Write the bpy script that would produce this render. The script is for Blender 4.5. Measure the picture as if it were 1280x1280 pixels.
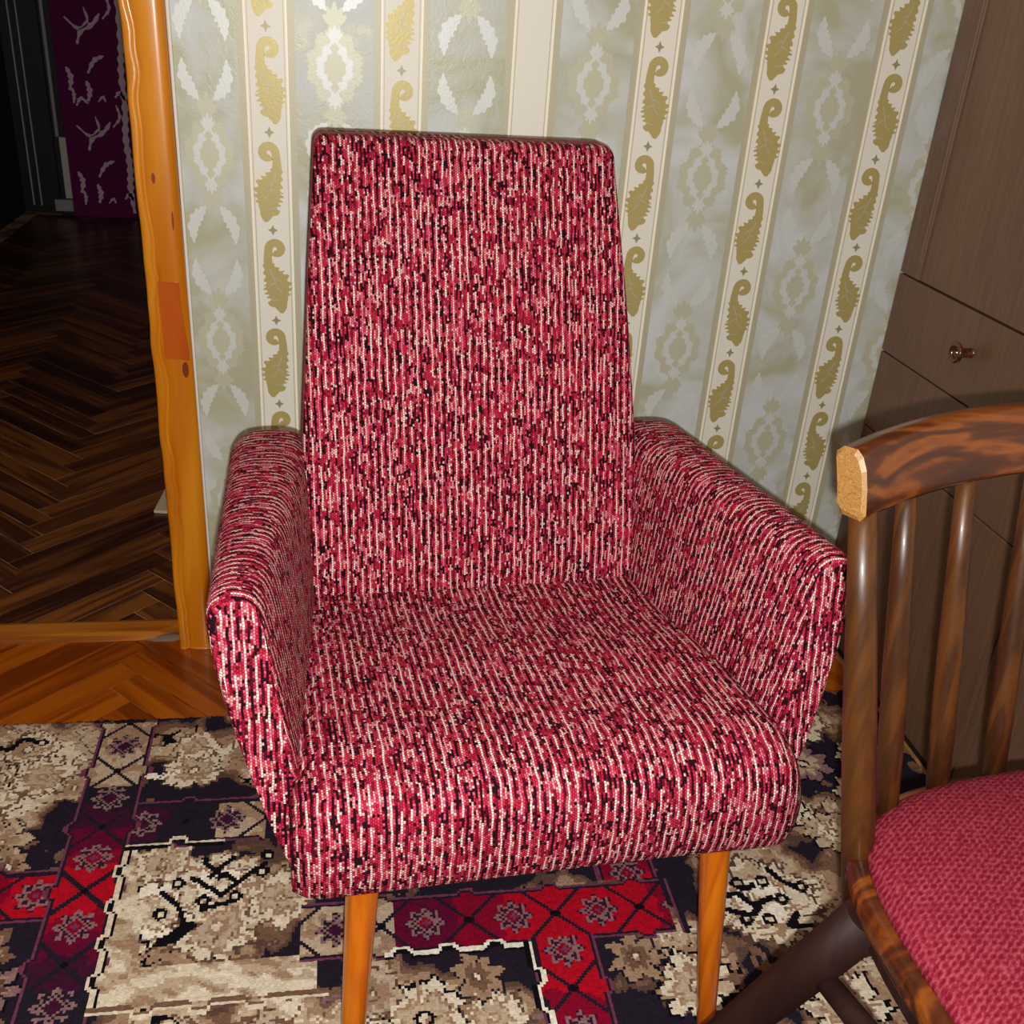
import bpy, bmesh, math, random
import numpy as np
from mathutils import Vector, Matrix, Euler

for o in list(bpy.data.objects):
    bpy.data.objects.remove(o, do_unlink=True)
scene = bpy.context.scene
COL = scene.collection
random.seed(4)
rng = np.random.default_rng(7)

# ------------------------------------------------------------------ camera
F_PX, PITCH, ROLL, YAW, CAM_H = 1277.7, 0.4668158, 0.0753087, 0.1879382, 1.0
fwd = Vector((math.sin(YAW)*math.cos(PITCH), math.cos(YAW)*math.cos(PITCH), -math.sin(PITCH)))
rgt0 = Vector((math.cos(YAW), -math.sin(YAW), 0))
up0 = rgt0.cross(fwd)
RGT = rgt0*math.cos(ROLL) + up0*math.sin(ROLL)
UPV = -rgt0*math.sin(ROLL) + up0*math.cos(ROLL)
cam_d = bpy.data.cameras.new('camera')
cam_d.sensor_width = 36.0
cam_d.lens = 36.0*F_PX/1280.0
cam_d.clip_start = 0.02
cam = bpy.data.objects.new('camera', cam_d)
COL.objects.link(cam)
cam.matrix_world = Matrix(((RGT.x, UPV.x, -fwd.x, 0), (RGT.y, UPV.y, -fwd.y, 0), (RGT.z, UPV.z, -fwd.z, CAM_H), (0, 0, 0, 1)))
scene.camera = cam

# ------------------------------------------------------------------ light and exposure
world = bpy.data.worlds.new('world')
scene.world = world
world.use_nodes = True
world.node_tree.nodes['Background'].inputs[0].default_value = (1.0, 0.9, 0.8, 1)
world.node_tree.nodes['Background'].inputs[1].default_value = 0.02

fl_d = bpy.data.lights.new('camera_flash', 'POINT')          # the phone's flash, just below the lens
fl_d.energy = 52.0
fl_d.color = (1.0, 0.985, 0.965)
fl_d.shadow_soft_size = 0.005
fl = bpy.data.objects.new('camera_flash', fl_d)
COL.objects.link(fl)
fl.location = Vector((0, 0, CAM_H)) + RGT*0.006 - UPV*0.022 - fwd*0.01

cl_d = bpy.data.lights.new('ceiling_lamp', 'AREA')           # the room's dim warm ceiling lamp
cl_d.shape = 'DISK'
cl_d.size = 0.45
cl_d.energy = 6.0
cl_d.color = (1.0, 0.80, 0.56)
cl = bpy.data.objects.new('ceiling_lamp', cl_d)
COL.objects.link(cl)
cl.location = (-0.3, -0.5, 2.4)

vs = scene.view_settings
vs.view_transform = 'Standard'
vs.look = 'None'
vs.gamma = 1.0
vs.use_curve_mapping = False
vs.exposure = 0.0

# ------------------------------------------------------------------ helpers
def lin(r, g, b):
    return tuple(((c/255.0)/12.92 if c/255.0 <= 0.04045 else ((c/255.0+0.055)/1.055)**2.4) for c in (r, g, b))
def L4(r, g, b):
    return lin(r, g, b) + (1.0,)

class NT:
    """small node-tree writer"""
    def __init__(self, name):
        self.m = bpy.data.materials.new(name)
        self.m.use_nodes = True
        self.t = self.m.node_tree
        self.b = self.t.nodes['Principled BSDF']
    def n(self, typ, **kw):
        nd = self.t.nodes.new(typ)
        for k, v in kw.items():
            setattr(nd, k, v)
        return nd
    def put(self, sock, v):
        if hasattr(v, 'is_linked') or isinstance(v, bpy.types.NodeSocket):
            self.t.links.new(v, sock)
        else:
            sock.default_value = v
    def math(self, op, a, b=None, c=None, clamp=False):
        nd = self.n('ShaderNodeMath', operation=op)
        nd.use_clamp = clamp
        self.put(nd.inputs[0], a)
        if b is not None: self.put(nd.inputs[1], b)
        if c is not None: self.put(nd.inputs[2], c)
        return nd.outputs[0]
    def mix(self, f, a, b):
        nd = self.n('ShaderNodeMix', data_type='RGBA')
        self.put(nd.inputs[0], f); self.put(nd.inputs[6], a); self.put(nd.inputs[7], b)
        return nd.outputs[2]
    def coord(self, which='Object'):
        return self.n('ShaderNodeTexCoord').outputs[which]
    def mapping(self, vec, scale=(1, 1, 1), loc=(0, 0, 0), rot=(0, 0, 0)):
        nd = self.n('ShaderNodeMapping')
        self.put(nd.inputs[0], vec)
        nd.inputs[1].default_value = loc; nd.inputs[2].default_value = rot; nd.inputs[3].default_value = scale
        return nd.outputs[0]
    def noise(self, vec, scale, detail=3, rough=0.55, dist=0.0):
        nd = self.n('ShaderNodeTexNoise')
        self.put(nd.inputs['Vector'], vec)
        nd.inputs['Scale'].default_value = scale; nd.inputs['Detail'].default_value = detail
        nd.inputs['Roughness'].default_value = rough; nd.inputs['Distortion'].default_value = dist
        return nd.outputs[0]
    def ramp(self, f, stops, interp='LINEAR'):
        nd = self.n('ShaderNodeValToRGB')
        cr = nd.color_ramp
        cr.interpolation = interp
        while len(cr.elements) < len(stops): cr.elements.new(0.5)
        for e, (p, c) in zip(cr.elements, stops):
            e.position = p; e.color = c if len(c) == 4 else tuple(c) + (1,)
        self.put(nd.inputs[0], f)
        return nd.outputs[0]
    def white(self, x, y=None):
        if y is None:
            nd = self.n('ShaderNodeTexWhiteNoise', noise_dimensions='1D')
            self.put(nd.inputs['W'], x)
        else:
            c = self.n('ShaderNodeCombineXYZ')
            self.put(c.inputs[0], x); self.put(c.inputs[1], y)
            nd = self.n('ShaderNodeTexWhiteNoise', noise_dimensions='2D')
            self.put(nd.inputs['Vector'], c.outputs[0])
        return nd.outputs['Value']
    def bump(self, h, strength=0.3, dist=0.001):
        nd = self.n('ShaderNodeBump')
        nd.inputs['Strength'].default_value = strength; nd.inputs['Distance'].default_value = dist
        self.put(nd.inputs['Height'], h)
        self.put(self.b.inputs['Normal'], nd.outputs[0])
    def done(self, color=None, rough=None, metal=None, spec=None, coat=None):
        if color is not None: self.put(self.b.inputs['Base Color'], color)
        if rough is not None: self.put(self.b.inputs['Roughness'], rough)
        if metal is not None: self.put(self.b.inputs['Metallic'], metal)
        if spec is not None: self.put(self.b.inputs['Specular IOR Level'], spec)
        if coat is not None:
            self.b.inputs['Coat Weight'].default_value = coat
            self.b.inputs['Coat Roughness'].default_value = 0.12
        return self.m

def link_mesh(name, me, mat, parent=None):
    o = bpy.data.objects.new(name, me)
    COL.objects.link(o)
    if mat is not None and len(me.materials) == 0:
        me.materials.append(mat)
    if parent is not None:
        o.parent = parent
    return o
def mesh_from(name, verts, faces, smooth=False):
    me = bpy.data.meshes.new(name)
    me.from_pydata([tuple(v) for v in verts], [], [tuple(f) for f in faces])
    me.update()
    if smooth:
        for p in me.polygons: p.use_smooth = True
    return me
def bm_mesh(name, bm, smooth=False):
    me = bpy.data.meshes.new(name)
    bmesh.ops.recalc_face_normals(bm, faces=bm.faces)
    bm.to_mesh(me); bm.free()
    if smooth:
        for p in me.polygons: p.use_smooth = True
    return me
def box_bm(x0, x1, y0, y1, z0, z1, bevel=0.0, seg=2):
    bm = bmesh.new()
    vs_ = [bm.verts.new((x, y, z)) for z in (z0, z1) for y in (y0, y1) for x in (x0, x1)]
    for f in ((0, 1, 3, 2), (4, 6, 7, 5), (0, 4, 5, 1), (2, 3, 7, 6), (0, 2, 6, 4), (1, 5, 7, 3)):
        bm.faces.new([vs_[i] for i in f])
    bmesh.ops.recalc_face_normals(bm, faces=bm.faces)
    if bevel:
        bmesh.ops.bevel(bm, geom=list(bm.edges), offset=bevel, segments=seg, profile=0.5, affect='EDGES')
    return bm
def box(name, mat, parent, *b, bevel=0.0):
    return link_mesh(name, bm_mesh(name, box_bm(*b, bevel=bevel)), mat, parent)
def tube(name, pts, radii, n=20, squash=None):
    """smooth round bar through pts, radius per point, closed ends"""
    pts = [Vector(p) for p in pts]
    verts, faces = [], []
    for i, p in enumerate(pts):
        d = (pts[min(i+1, len(pts)-1)] - pts[max(i-1, 0)]).normalized()
        a = d.cross(Vector((0.13, 0.97, 0.21))).normalized()
        b = d.cross(a).normalized()
        for k in range(n):
            t = 2*math.pi*k/n
            w = p + a*math.cos(t)*radii[i] + b*math.sin(t)*radii[i]*(squash or 1)
            w.z = max(w.z, 0.0119)
            verts.append(w)
    for i in range(len(pts)-1):
        for k in range(n):
            faces.append((i*n+k, i*n+(k+1) % n, (i+1)*n+(k+1) % n, (i+1)*n+k))
    faces.append(tuple(range(n-1, -1, -1)))
    faces.append(tuple((len(pts)-1)*n+k for k in range(n)))
    me = mesh_from(name, verts, faces)
    for p in me.polygons: p.use_smooth = len(p.vertices) == 4
    return me
def grid_uv_mesh(name, P, UV, closed=False, smooth=True):
    """P: (m,n,3) grid, UV: (m,n,2) in metres"""
    m, n = P.shape[:2]
    verts = P.reshape(-1, 3)
    uvv = UV.reshape(-1, 2)
    faces = []
    for i in range(m-1):
        for j in range(n-1 if not closed else n):
            j2 = (j+1) % n
            faces.append((i*n+j, i*n+j2, (i+1)*n+j2, (i+1)*n+j))
    return verts, faces, uvv
def thing(name, label, cat, loc=(0, 0, 0), rz=0.0, group=None):
    o = bpy.data.objects.new(name, None)
    COL.objects.link(o)
    o.location = loc; o.rotation_euler = (0, 0, rz)
    o.empty_display_size = 0.05
    return tag(o, label, cat, group)
def tag(o, label, cat, group=None):
    o['label'] = label; o['category'] = cat
    if group: o['group'] = group
    return o
def structure(o, label):
    o['kind'] = 'structure'; o['label'] = label
    return o

# ------------------------------------------------------------------ materials
def plain(name, rgb, rough=0.6, metal=0.0, spec=0.5):
    return NT(name).done(L4(*rgb), rough, metal, spec)

def wood(name, c_dark, c_mid, c_light, scale=1.0, axis=2, rough=0.35, coat=0.0, rings=9.0, rand=0.0, spec=0.5):
    t = NT(name)
    v = t.coord('Object')
    sc = [14*scale]*3; sc[axis] = 1.1*scale
    mp = t.mapping(v, tuple(sc))
    if rand:
        inf = t.n('ShaderNodeObjectInfo').outputs['Random']
        add = t.n('ShaderNodeVectorMath', operation='ADD')
        t.put(add.inputs[0], mp)
        cmb = t.n('ShaderNodeCombineXYZ')
        r100 = t.math('MULTIPLY', inf, 57.0)
        t.put(cmb.inputs[0], r100); t.put(cmb.inputs[1], r100); t.put(cmb.inputs[2], r100)
        t.put(add.inputs[1], cmb.outputs[0])
        mp = add.outputs[0]
    big = t.noise(mp, 1.2, 3, 0.5, 1.0)
    wv = t.math('MULTIPLY_ADD', t.math('SINE', t.math('MULTIPLY', big, rings*6.283)), 0.5, 0.5)
    fine = t.noise(mp, 9.0, 4, 0.7)
    f = t.math('ADD', t.math('MULTIPLY', wv, 0.5), t.math('MULTIPLY', fine, 0.5))
    if rand:
        f = t.math('ADD', f, t.math('MULTIPLY', t.math('SUBTRACT', inf, 0.5), rand))
    col = t.ramp(f, [(0.15, L4(*c_dark)), (0.5, L4(*c_mid)), (0.85, L4(*c_light))])
    t.bump(fine, 0.12, 0.0008)
    return t.done(col, rough, 0, spec, coat or None)

def tweed(name):
    t = NT(name)
    uv = t.coord('UV')
    wob = t.noise(uv, 60.0, 2, 0.5)
    wob2 = t.noise(uv, 23.0, 2, 0.5)
    s = t.n('ShaderNodeSeparateXYZ'); t.put(s.inputs[0], uv)
    u = t.math('ADD', s.outputs[0], t.math('MULTIPLY', t.math('SUBTRACT', wob, 0.5), 0.004))
    v = t.math('ADD', s.outputs[1], t.math('MULTIPLY', t.math('SUBTRACT', wob2, 0.5), 0.006))
    YW, RH = 0.00215, 0.0029
    un = t.math('DIVIDE', u, YW)
    ci = t.math('FLOOR', un)
    cf = t.math('FRACT', un)
    mod4 = t.math('MODULO', t.math('ADD', ci, 4000.0), 4.0)
    lightcol = t.math('COMPARE', mod4, 0.0, 0.1)
    darkcol = t.math('COMPARE', mod4, 2.0, 0.1)
    # short yarn runs along each column
    off = t.math('MULTIPLY', t.white(ci), 3.0)
    run = t.math('FLOOR', t.math('ADD', t.math('DIVIDE', v, 0.0100), off))
    r1 = t.white(ci, run)
    light = t.ramp(r1, [(0.0, L4(255, 226, 214)), (0.40, L4(250, 190, 186)), (0.62, L4(232, 124, 140)), (0.80, L4(176, 34, 66)), (0.88, L4(22, 5, 12))], 'CONSTANT')
    dark = t.ramp(r1, [(0.0, L4(18, 4, 10)), (0.34, L4(74, 8, 26)), (0.50, L4(140, 14, 40)), (0.74, L4(196, 44, 70)), (0.90, L4(240, 160, 160))], 'CONSTANT')
    vn = t.math('ADD', t.math('DIVIDE', v, RH), t.math('MULTIPLY', t.math('MODULO', t.math('ADD', ci, 4000.0), 2.0), 0.5))
    rj = t.math('FLOOR', vn)
    rf = t.math('FRACT', vn)
    r2 = t.white(t.math('ADD', ci, 0.37), rj)
    red = t.ramp(r2, [(0.0, L4(230, 92, 122)), (0.22, L4(214, 40, 76)), (0.52, L4(186, 22, 56)), (0.72, L4(108, 8, 32)), (0.80, L4(18, 4, 10)), (0.92, L4(252, 190, 188))], 'CONSTANT')
    col = t.mix(darkcol, t.mix(lightcol, red, light), dark)
    # round yarn beads: dark in the gaps between them
    bu = t.math('SINE', t.math('MULTIPLY', cf, math.pi))
    bv = t.math('SINE', t.math('MULTIPLY', rf, math.pi))
    bead = t.math('MULTIPLY', t.math('POWER', bu, 0.55), t.math('POWER', bv, 0.55))
    gap = t.math('MULTIPLY', t.math('SUBTRACT', 1.0, bead, clamp=True), 0.88)
    col = t.mix(gap, col, L4(40, 4, 18))
    t.bump(bead, 0.55, 0.0016)
    return t.done(col, 0.85, 0, 0.15)

def laminate(name, a, b):
    t = NT(name)
    v = t.coord('Object')
    fine = t.noise(t.mapping(v, (170, 170, 9)), 1.0, 4, 0.7)
    big = t.noise(t.mapping(v, (5, 5, 1.2)), 1.0, 2, 0.5)
    f = t.math('ADD', t.math('MULTIPLY', fine, 0.7), t.math('MULTIPLY', big, 0.3))
    col = t.ramp(f, [(0.3, L4(*a)), (0.7, L4(*b))])
    t.bump(fine, 0.15, 0.0006)
    return t.done(col, 0.42, 0, 0.4)

M = {}
M['tweed'] = tweed('tweed_fabric')
M['leg_orange'] = wood('orange_lacquer', (176, 84, 8), (205, 108, 14), (216, 122, 22), 1.0, 2, 0.22, 0.3, rings=3.0)
M['pine'] = wood('pine_varnish', (190, 106, 8), (208, 128, 14), (218, 142, 26), 0.5, 2, 0.3, 0.25, rings=3.0)
M['pine_dark'] = wood('pine_stain', (168, 70, 4), (184, 82, 6), (192, 90, 10), 0.6, 2, 0.3, 0.2, rings=3.0)
M['chair_wood'] = wood('chair_wood_stain', (42, 13, 5), (80, 34, 8), (126, 66, 15), 1.3, 0, 0.25, 0.3, rings=4.0)
M['spindle_wood'] = wood('spindle_wood_stain', (44, 21, 5), (66, 35, 6), (84, 46, 8), 3.2, 2, 0.42, 0.12, rings=2.0)
M['dark_wood'] = wood('dark_leg_stain', (34, 17, 14), (44, 23, 19), (52, 28, 23), 1.5, 2, 0.6, 0.0, rings=2.0, spec=0.2)
M['end_grain'] = wood('end_grain_wood', (104, 66, 22), (136, 96, 46), (160, 120, 66), 14.0, 1, 0.4, 0.0, rings=14.0)
M['parquet'] = wood('parquet_oak', (118, 52, 5), (154, 74, 8), (178, 94, 16), 1.0, 0, 0.3, 0.2, rings=3.0, rand=0.5)
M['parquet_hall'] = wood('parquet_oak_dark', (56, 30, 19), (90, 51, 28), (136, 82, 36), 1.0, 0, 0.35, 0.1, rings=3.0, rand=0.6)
M['threshold'] = wood('threshold_wood', (126, 66, 14), (172, 100, 26), (190, 120, 44), 0.8, 0, 0.4, 0.0, rings=4.0)
M['laminate'] = laminate('dark_brown_laminate', (92, 66, 50), (124, 92, 72))
M['laminate_low'] = M['laminate']
M['gap_shade'] = plain('painted_gap_shade', (16, 10, 8), 0.8)
M['knob_wood'] = wood('knob_wood', (50, 20, 9), (78, 34, 16), (104, 52, 28), 6.0, 0, 0.2, 0.5, rings=3.0)
M['white_paint'] = plain('white_paint', (225, 222, 212), 0.5)
M['grey_paint'] = plain('grey_paint', (176, 174, 182), 0.5)
M['plaster'] = plain('plaster', (216, 206, 190), 0.9)
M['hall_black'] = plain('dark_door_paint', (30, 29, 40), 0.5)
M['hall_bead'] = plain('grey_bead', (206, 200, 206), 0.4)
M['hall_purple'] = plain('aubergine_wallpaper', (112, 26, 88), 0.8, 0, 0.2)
M['hall_vine'] = plain('mauve_print', (236, 204, 220), 0.6)
M['debris'] = plain('grey_putty', (120, 100, 84), 0.9)

def grout():
    t = NT('parquet_gap_dust')
    v = t.coord('Object')
    f = t.noise(v, 11.0, 3, 0.6)
    s = t.n('ShaderNodeSeparateXYZ'); t.put(s.inputs[0], v)
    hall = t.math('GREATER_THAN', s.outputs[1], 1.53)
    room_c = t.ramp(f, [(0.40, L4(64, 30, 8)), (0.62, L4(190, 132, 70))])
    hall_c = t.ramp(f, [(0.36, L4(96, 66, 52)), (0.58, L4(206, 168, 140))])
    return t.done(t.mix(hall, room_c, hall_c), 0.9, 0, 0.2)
M['grout'] = grout()

def damask():
    t = NT('wallpaper_satin')
    v = t.coord('Object')
    cloud = t.noise(t.mapping(v, (1, 1, 1)), 9.0, 3, 0.55, 0.6)
    col = t.ramp(cloud, [(0.36, L4(178, 179, 152)), (0.5, L4(192, 197, 188)), (0.64, L4(204, 211, 212))])
    fine = t.noise(v, 420.0, 2, 0.5)
    emb = t.noise(t.mapping(v, (1, 1, 1)), 75.0, 3, 0.6, 1.5)
    h = t.math('ADD', t.math('MULTIPLY', fine, 0.3), emb)
    t.bump(h, 0.25, 0.0012)
    rg = t.ramp(cloud, [(0.4, (0.36, 0.36, 0.36, 1)), (0.6, (0.5, 0.5, 0.5, 1))])
    return t.done(col, rg, 0.03, 0.45)
M['damask'] = damask()
def pearl(name, rgb, rough, metal):
    t = NT(name)
    v = t.coord('Object')
    f = t.noise(v, 260.0, 2, 0.6)
    t.bump(f, 0.25, 0.0006)
    return t.done(L4(*rgb), rough, metal, 0.5)
M['stripe'] = pearl('wallpaper_cream_stripe', (230, 228, 216), 0.46, 0.0)
M['stripe_edge'] = pearl('wallpaper_olive_border', (184, 180, 156), 0.45, 0.1)
M['stripe_line'] = pearl('wallpaper_cream_line', (250, 244, 222), 0.4, 0.0)
M['gold'] = pearl('wallpaper_gold_print', (180, 166, 106), 0.42, 0.16)
M['gold_dark'] = pearl('wallpaper_gold_diamond', (156, 148, 114), 0.42, 0.14)
M['pearl'] = pearl('wallpaper_pearl_leaf', (208, 213, 210), 0.42, 0.10)
M['pearl_olive'] = pearl('wallpaper_olive_medallion', (192, 193, 170), 0.42, 0.10)

# ------------------------------------------------------------------ the room shell
WALL_Y = 1.4813
FX0, FX1 = -2.2, 2.0
floor = structure(box('floor', M['grout'], None, FX0, FX1, -2.4, 5.3, -0.06, -0.0013), 'brown herringbone parquet floor of the room and the dark hall')
structure(box('ceiling', M['plaster'], None, FX0, FX1, -2.4, 5.3, 2.5, 2.56), 'plain pale ceiling above the room')
wall = structure(box('wall_back', M['damask'], None, -0.258, FX1, WALL_Y, WALL_Y+0.12, -0.06, 2.5), 'pale striped damask wallpaper behind the armchair')
structure(box('wall_back_far_left', M['damask'], None, FX0, -1.16, WALL_Y, WALL_Y+0.12, -0.06, 2.5), 'wallpapered wall on the other side of the doorway')
structure(box('wall_lintel', M['damask'], None, -1.16, -0.258, WALL_Y, WALL_Y+0.12, 2.05, 2.5), 'wallpapered wall above the doorway')
structure(box('wall_left', M['plaster'], None, FX0-0.06, FX0, -2.4, 1.48, -0.06, 2.5), 'plain side wall of the room left of the armchair')
structure(box('wall_right', M['plaster'], None, 1.42, 1.48, -2.4, WALL_Y, -0.06, 2.5), 'plain side wall behind the brown cabinet')
structure(box('wall_front', M['plaster'], None, FX0, FX1, -2.46, -2.4, -0.06, 2.5), 'plain wall behind the viewer')
structure(box('wall_hall_right', M['plaster'], None, -0.20, -0.14, WALL_Y+0.12, 5.0, -0.06, 2.5), 'unlit side wall of the hall')

# --- parquet: herringbone blocks, each its own piece of the floor
PW, PL = 0.0513, 0.0513*7
def clip_poly(poly, x0, x1, y0, y1):
    def cut(pts, inside, inter):
        out = []
        for i in range(len(pts)):
            a, b = pts[i-1], pts[i]
            ia, ib = inside(a), inside(b)
            if ia != ib: out.append(inter(a, b))
            if ib: out.append(b)
        return out
    def ix(c): return lambda a, b: (c, a[1]+(b[1]-a[1])*(c-a[0])/(b[0]-a[0]))
    def iy(c): return lambda a, b: (a[0]+(b[0]-a[0])*(c-a[1])/(b[1]-a[1]), c)
    for ins, it in ((lambda p: p[0] >= x0, ix(x0)), (lambda p: p[0] <= x1, ix(x1)), (lambda p: p[1] >= y0, iy(y0)), (lambda p: p[1] <= y1, iy(y1))):
        if poly: poly = cut(poly, ins, it)
    return poly
def prism_mesh(name, poly, z0, z1):
    bm = bmesh.new()
    b = [bm.verts.new((x, y, z0)) for x, y in poly]
    t_ = [bm.verts.new((x, y, z1)) for x, y in poly]
    n = len(poly)
    bm.faces.new(t_); bm.faces.new(b[::-1])
    for i in range(n):
        bm.faces.new((b[i], b[(i+1) % n], t_[(i+1) % n], t_[i]))
    return bm_mesh(name, bm)
S2 = math.sqrt(0.5)
COL_X, COL_Y = -0.571, 1.981-PW*S2
def plank_rects():
    n = 7
    for k in range(-40, 90):
        for m in range(-6, 7):
            for hv in (0, 1):
                if hv == 0: a0, b0, da, db = k+2*n*m, k, n, 1
                else: a0, b0, da, db = k+2*n*m, k+1, 1, n
                g = 0.020
                c = [(a0+g, b0+g), (a0+da-g, b0+g), (a0+da-g, b0+db-g), (a0+g, b0+db-g)]
                pts = []
                for a, b in c:
                    a *= PW; b *= PW
                    pts.append((COL_X+(a-b)*S2, COL_Y+(a+b)*S2))
                ctr = (sum(p[0] for p in pts)/4, sum(p[1] for p in pts)/4)
                yield pts, ctr, hv
full_mesh = {}
count = 0
cands = []
for pts, ctr, hv in plank_rects():
    for reg in ((-1.0, 0.86, 1.12, 1.4935), (-1.3, -0.20, 1.5475, 4.87)):
        x0, x1, y0, y1 = reg
        if max(p[0] for p in pts) < x0 or min(p[0] for p in pts) > x1 or max(p[1] for p in pts) < y0 or min(p[1] for p in pts) > y1:
            continue
        # only what the doorway lets one see
        if y0 > 1.5 and ctr[0] > -0.176*ctr[1]+0.14: continue
        if y0 > 1.5 and ctr[0] < -0.335*ctr[1]-0.28: continue
        poly = clip_poly(list(pts), *reg)
        if len(poly) < 3: continue
        ar = abs(sum(poly[i-1][0]*poly[i][1]-poly[i][0]*poly[i-1][1] for i in range(len(poly))))/2
        if ar < 1e-4: continue
        cands.append((ctr[1], ar, poly, ctr, hv, ar > PW*PL*0.90, y0 > 1.5))
cands.sort(key=lambda c: c[0])
for _, ar, poly, ctr, hv, full, hall in cands[:295]:
    dz = random.uniform(-0.0006, 0.0004)
    rz = math.pi/4 if hv == 0 else 3*math.pi/4
    if full:
        if 'p' not in full_mesh:
            h = PW*0.480; l = PL/2-PW*0.020
            full_mesh['p'] = prism_mesh('parquet_block', [(-l, -h), (l, -h), (l, h), (-l, h)], -0.006, 0.0)
        me = full_mesh['p']
    else:
        ca, sa = math.cos(-rz), math.sin(-rz)
        loc = [((x-ctr[0])*ca-(y-ctr[1])*sa, (x-ctr[0])*sa+(y-ctr[1])*ca) for x, y in poly]
        me = prism_mesh('parquet_block', loc, -0.006, 0.0)
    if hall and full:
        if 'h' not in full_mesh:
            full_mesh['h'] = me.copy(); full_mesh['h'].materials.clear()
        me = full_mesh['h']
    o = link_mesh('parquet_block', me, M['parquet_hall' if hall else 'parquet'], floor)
    o.location = (ctr[0], ctr[1], dz); o.rotation_euler = (0, 0, rz)

far = cands[295:]
if far:                                                  # the farthest blocks of the hall, joined
    fv, ff = [], []
    for _, ar, poly, ctr, hv, full, hall in far:
        o0 = len(fv); n_ = len(poly)
        fv += [(x, y, -0.0005) for x, y in poly] + [(x, y, -0.006) for x, y in poly]
        ff.append(tuple(range(o0, o0+n_)))
        ff += [(o0+i, o0+n_+i, o0+n_+(i+1) % n_, o0+(i+1) % n_) for i in range(n_)]
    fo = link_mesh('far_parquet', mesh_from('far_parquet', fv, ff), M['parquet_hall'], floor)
    fo['kind'] = 'stuff'
# --- threshold
def threshold():
    bm = bmesh.new()
    xs = np.linspace(-1.16, -0.268, 24)
    rows = []
    for x in xs:
        w = 0.0008*math.sin(x*37)+0.0007*math.sin(x*91)
        pr = [(1.4935+w, -0.004), (1.4955+w, 0.007), (1.505, 0.0105), (1.536, 0.0105), (1.546+w, 0.007), (1.548+w, -0.004)]
        end = 0.02*max(0, (x+0.30)/0.032) if x > -0.30 else 0
        rows.append([bm.verts.new((x, min(y+end*(1 if y < 1.51 else 0), 1.546), z)) for y, z in pr])
    for a, b in zip(rows[:-1], rows[1:]):
        for i in range(len(a)-1):
            bm.faces.new((a[i], b[i], b[i+1], a[i+1]))
    bm.faces.new(rows[0]); bm.faces.new(rows[-1][::-1])
    return bm_mesh('trim_threshold', bm)
structure(link_mesh('trim_2', threshold(), M['threshold']), 'worn wooden door sill across the doorway')
def lump(name, mat, cx, cy, rx, ry, h, seed, parent=None, label=None):
    r = random.Random(seed)
    n, m = 18, 4
    verts = [(cx, cy, h)]; faces = []
    wob = [1+0.28*r.uniform(-1, 1) for _ in range(n)]
    for j in range(1, m+1):
        q = j/m
        for i in range(n):
            a = 2*math.pi*i/n
            verts.append((cx+rx*q*wob[i]*math.cos(a), cy+ry*q*wob[i]*math.sin(a), h*(1-q**2)+0.0006*r.uniform(-1, 1)-0.001*(j == m)))
    for i in range(n):
        faces.append((0, 1+i, 1+(i+1) % n))
        for j in range(m-1):
            a = 1+j*n+i; b = 1+j*n+(i+1) % n
            faces.append((a, a+n, b+n, b))
    return link_mesh(name, mesh_from(name, verts, faces, True), mat, parent)
structure(lump('trim_3', M['debris'], -0.283, 1.500, 0.042, 0.013, 0.006, 3), 'crumbling grey putty where the door sill meets the frame')

# --- door frame with its wavy, bark-edged bead
def architrave():
    zs = np.linspace(-0.003, 2.1, 220)
    prof_n = 12
    verts = []
    for z in zs:
        wob = 0.0022*math.sin(z*31+1.5*math.sin(z*13))+0.0015*math.sin(z*74+2*math.sin(z*21))
        wob *= (1.0 if z > 0.05 else 0.3)
        edge = -0.2075+0.0012*math.sin(z*5.0)
        pr = [(-0.2600, 1.487), (-0.2625, 1.474), (-0.2610+wob*0.5, 1.4665), (-0.2560+wob, 1.4630+wob*0.5), (-0.2500+wob, 1.4650), (-0.2470+wob, 1.4685),
              (-0.2455+wob, 1.4655), (-0.236, 1.4635), (-0.222, 1.4635), (edge-0.002, 1.4650), (edge, 1.4690), (edge, 1.487)]
        verts += [(x, y, z) for x, y in pr]
    faces = []
    for i in range(len(zs)-1):
        for j in range(prof_n-1):
            faces.append((i*prof_n+j, i*prof_n+j+1, (i+1)*prof_n+j+1, (i+1)*prof_n+j))
    faces.append(tuple(range(prof_n)))
    me = mesh_from('door_frame', verts, faces, True)
    return me
frame = structure(link_mesh('trim_1', architrave(), M['pine']), 'varnished orange pine door frame with a wavy bead along its edge')
def patch(name, outline, y0, y1, mat, parent):
    bm = bmesh.new()
    f_ = [bm.verts.new((x, y0, z)) for x, z in outline]
    b_ = [bm.verts.new((x, y1, z)) for x, z in outline]
    n = len(outline)
    bm.faces.new(f_); bm.faces.new(b_[::-1])
    for i in range(n):
        bm.faces.new((f_[i], b_[i], b_[(i+1) % n], f_[(i+1) % n]))
    return link_mesh(name, bm_mesh(name, bm), mat, parent)
patch('dark_stain_patch', [(-0.2450, 0.614), (-0.2165, 0.613), (-0.2155, 0.575), (-0.2125, 0.54), (-0.2100, 0.515), (-0.2100, 0.500), (-0.2440, 0.503)], 1.4629, 1.468, M['pine_dark'], frame)
M['knot'] = plain('dark_knot', (120, 46, 10), 0.4)
patch('knot', [(-0.2165+0.0045*math.cos(a)*(1.1 if math.cos(a) < 0 else 0.9), 0.486+0.012*math.sin(a)) for a in np.linspace(0, 2*math.pi, 14)[:-1]], 1.4628, 1.468, M['knot'], frame)
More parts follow.
